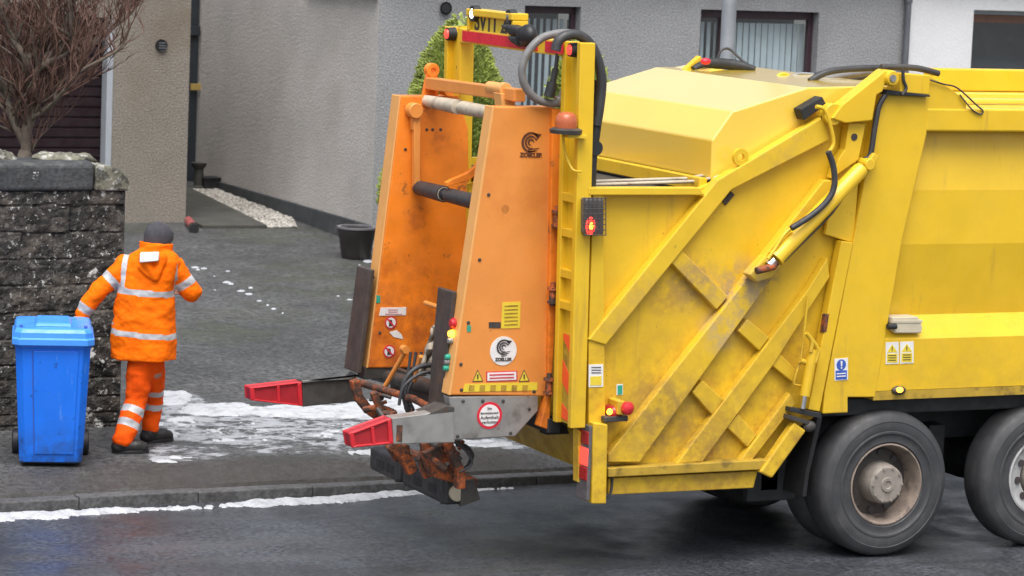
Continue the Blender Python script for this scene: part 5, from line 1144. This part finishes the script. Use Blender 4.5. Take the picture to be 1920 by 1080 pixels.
# beanie
bb = MB(); A_ = Matrix((FS, FD, Vector((0, 0, 1)))).transposed(); hc = P(297, 446, .22); vs, fs = [], []; n = 30
prof = [(-.045, .088), (-.05, .103), (-.02, .108), (.02, .109), (.055, .102), (.085, .084), (.108, .054), (.121, .026), (.126, .004)]
for h_, r in prof:
    for k in range(n): a = 2*math.pi*k/n; vs.append(hc + FS*math.cos(a)*r*.93 + FD*math.sin(a)*r*1.06 + Vector((0, 0, h_ + math.sin(a)*(.048 if h_ < -.03 else .03 if h_ < 0 else -.004))))
bb.add(vs, [(i*n+k, i*n+(k+1) % n, (i+1)*n+(k+1) % n, (i+1)*n+k) for i in range(len(prof)-1) for k in range(n)] + [tuple(range((len(prof)-1)*n, len(prof)*n))])
bo = bb.build('beanie', 'beanie', man, smooth=80)
bb = MB(); vs = []
for h_, r in [(-.046, .104), (-.05, .112), (-.01, .114), (-.006, .108)]:
    for k in range(n): a = 2*math.pi*k/n; vs.append(hc + FS*math.cos(a)*r*.93 + FD*math.sin(a)*r*1.06 + Vector((0, 0, h_ + .048*math.sin(a))))
bb.add(vs, [(i*n+k, i*n+(k+1) % n, (i+1)*n+(k+1) % n, (i+1)*n+k) for i in range(3) for k in range(n)]); bb.build('beanie_band', 'beanie_band', bo, smooth=80)
# jacket
b = MB()
def sec(px, py, hw, hd, dep=.17): return (P(px, py, dep), hw, hd, -.25)
loft(b, [sec(269, 672, .252, .185), sec(269, 640, .250, .180), sec(270, 600, .238, .172), sec(272, 560, .224, .165), sec(276, 530, .216, .160), sec(281, 505, .222, .152), sec(285, 488, .225, .135), sec(289, 476, .175, .115), sec(291, 468, .125, .10), sec(292, 462, .105, .098), sec(294, 456, .112, .102)])
cuL = P(146, 600, .12)
b.caps(P(248, 505, .18), .095, P(235, 498, .18), .088); b.caps(P(238, 499, .18), .088, elL, .072); b.caps(elL, .073, cuL+(elL-cuL).normalized()*.055, .058)
b.caps(P(318, 505, .19), .09, P(328, 505, .2), .092); b.caps(P(328, 504, .2), .090, elR, .075); b.caps(elR, .076, wrR+(elR-wrR).normalized()*.06, .055)
def wr(v):
    q = (v-MP); r, z = q.dot(HR), q.z
    w = .015*noise.noise((r*6, q.dot(HD)*6, z*8)) + .007*noise.noise((r*14+3, q.dot(HD)*13, z*19)) + .003*noise.noise((r*30, q.dot(HD)*30, z*38))
    if r < -.22 or r > .33: w += .006*math.sin((z*46 + r*30))*noise.noise((r*5, 0, z*5))
    return w
jk = fuse(b, .0085, 9, wr)
def seg_t(p, a, e): d = e-a; return (p-a).dot(d)/d.dot(d), (p-a-d*max(0, min(1, (p-a).dot(d)/d.dot(d)))).length
def zat(px, py): return P(px, py, .17).z
z_ch = zat(275, 545); z_lo = zat(272, 624)
tB = []
for i, f in enumerate(jk.f):
    c = sum((jk.v[k] for k in f), Vector())/len(f); r = (c-MP).dot(HR); z = c.z; m = 0
    tl, dl = seg_t(c, shL, elL); tl2, dl2 = seg_t(c, elL, cuL); tr, dr_ = seg_t(c, shR, elR)
    rr0 = (P(276, 545, .17)-MP).dot(HR); tz = (r-rr0)*-.045
    if z < z_lo+.06 and r > -.3 or (-.24 < r-rr0+.0 < .235 and not (tl > .22 and dl < .10 and r < rr0-.2) and not (tr > .30 and dr_ < .10 and r > rr0+.19)):
        if abs(z-(z_ch+tz)) < .024: m = 1
        if abs(z-(z_lo+tz)) < .021: m = 1
        if z > z_ch+tz and z < neck.z+.02:
            u = (z-z_ch)/(neck.z-z_ch)
            for s in (-1, 1):
                if abs(r-rr0-s*(.190)-(.02 if s < 0 else .045)*u - (.03 if s > 0 else .01)) < .019: m = 1
    elif r < rr0:
        if dl < dl2 and abs(tl-.60) < .095 and dl < .13: m = 1
        if dl2 <= dl and abs(tl2-.62) < .11: m = 1
    else:
        if dr_ < .13 and abs(tr-.56) < .13 and (c-elR).dot(wrR-elR) < .06: m = 1
    jk.m[i] = m
jk.build('jacket', ['hivis', 'reflect'], man, smooth=180)
jo_ = [o for o in man.children if o.name.startswith('jacket')][0]
# collar and hood folded on the back
b = MB(); n = 30; vs = []
for h_, k1 in ((-.03, 1.05), (.015, 1.10), (.036, 1.08), (.038, .98), (.01, .96)):
    for k in range(n):
        a = 2*math.pi*k/n; c = P(293, 464, .20); vs.append(c + FS*math.cos(a)*.118*k1 + FD*math.sin(a)*.118*k1 + Vector((0, 0, h_*(1-.25*math.sin(a)))))
b.add(vs, [(i*n+k, i*n+(k+1) % n, (i+1)*n+(k+1) % n, (i+1)*n+k) for i in range(4) for k in range(n)]); b.build('collar', 'hivis', jo_, smooth=70)
b = MB(); hc0 = P(283, 505, .0); 
b.caps(P(270, 484, .02), .045, P(303, 484, .03), .045); b.caps(P(271, 486, .01), .045, P(290, 520, .0), .028); b.caps(P(303, 488, .03), .045, P(292, 522, .0), .028); b.caps(P(262, 500, .02), .025, P(288, 522, .0), .022)
fuse(b, .007, 7, lambda v: .008*noise.noise(v*11)).build('hood', 'hivis', jo_, smooth=180)
# white panel on the hood
g = MB(); q = [P(262, 474, -.045), P(298, 473, -.035), P(297, 490, -.055), P(261, 493, -.06)]; g.prism(q, HD*.05); g.build('hood_panel', 'white', jo_, .012, seg=3)
# trousers
b = MB()
for (a, e, w, r0, r1, r2) in ((hipL, knL, anL, .112, .086, .080), (hipR, knR, anR, .100, .076, .068)):
    b.caps(hips+Vector((0, 0, .02)), .13, a, r0); b.caps(a, r0, e, r1); b.caps(e, r1, w+Vector((0, 0, .02)), r2)
tr_ = fuse(b, .0085, 7, lambda v: .012*noise.noise((v.x*8, v.y*8, v.z*11)) + .006*noise.noise((v.x*14, v.y*14, v.z*24)))
for i, f in enumerate(tr_.f):
    c = sum((tr_.v[k] for k in f), Vector())/len(f)
    tl, dl = seg_t(c, knL, anL); tr2, dr2 = seg_t(c, knR, anR); m = 0
    if dl < dr2: m = 1 if (abs(tl-.26) < .085 or abs(tl-.60) < .085) else 0
    else: m = 1 if (abs(tr2-.25) < .09 or abs(tr2+.22) < .09) else 0
    if tl < -.6 and tr2 < -.6: m = 0
    tr_.m[i] = m
tr_.build('trousers', ['hivis_red', 'reflect'], man, smooth=180)
def boot(an, fwd):
    side = Vector((fwd.y, -fwd.x, 0)); fl = gz(an.y); b = MB(); B = Vector((an.x, an.y, fl))
    b.caps(B+Vector((0, 0, .11)), .058, B+Vector((0, 0, .075))-fwd*.01, .064); b.caps(B+Vector((0, 0, .05))-fwd*.035, .054, B+Vector((0, 0, .05))+fwd*.12, .052); b.caps(B+Vector((0, 0, .05))+fwd*.10, .055, B+Vector((0, 0, .042))+fwd*.155, .046)
    q = fuse(b, .007, 5); q.v = [Vector((v.x, v.y, max(v.z, fl+.012))) for v in q.v]; o = q.build('boot', 'boot', man, smooth=180)
    s = MB(); pts = []
    for k in range(24):
        a = 2*math.pi*k/24; pts.append(B + fwd*(.062+.145*math.cos(a)) + side*(.05+.004*math.cos(a))*math.sin(a) + Vector((0, 0, -.002)))
    s.prism(pts, (0, 0, .028)); s.build('sole', 'blackplastic', o, .005)
boot(anL, (HR*.95+HD*.3).normalized()); boot(anR, (HR*.8+HD*.6).normalized())
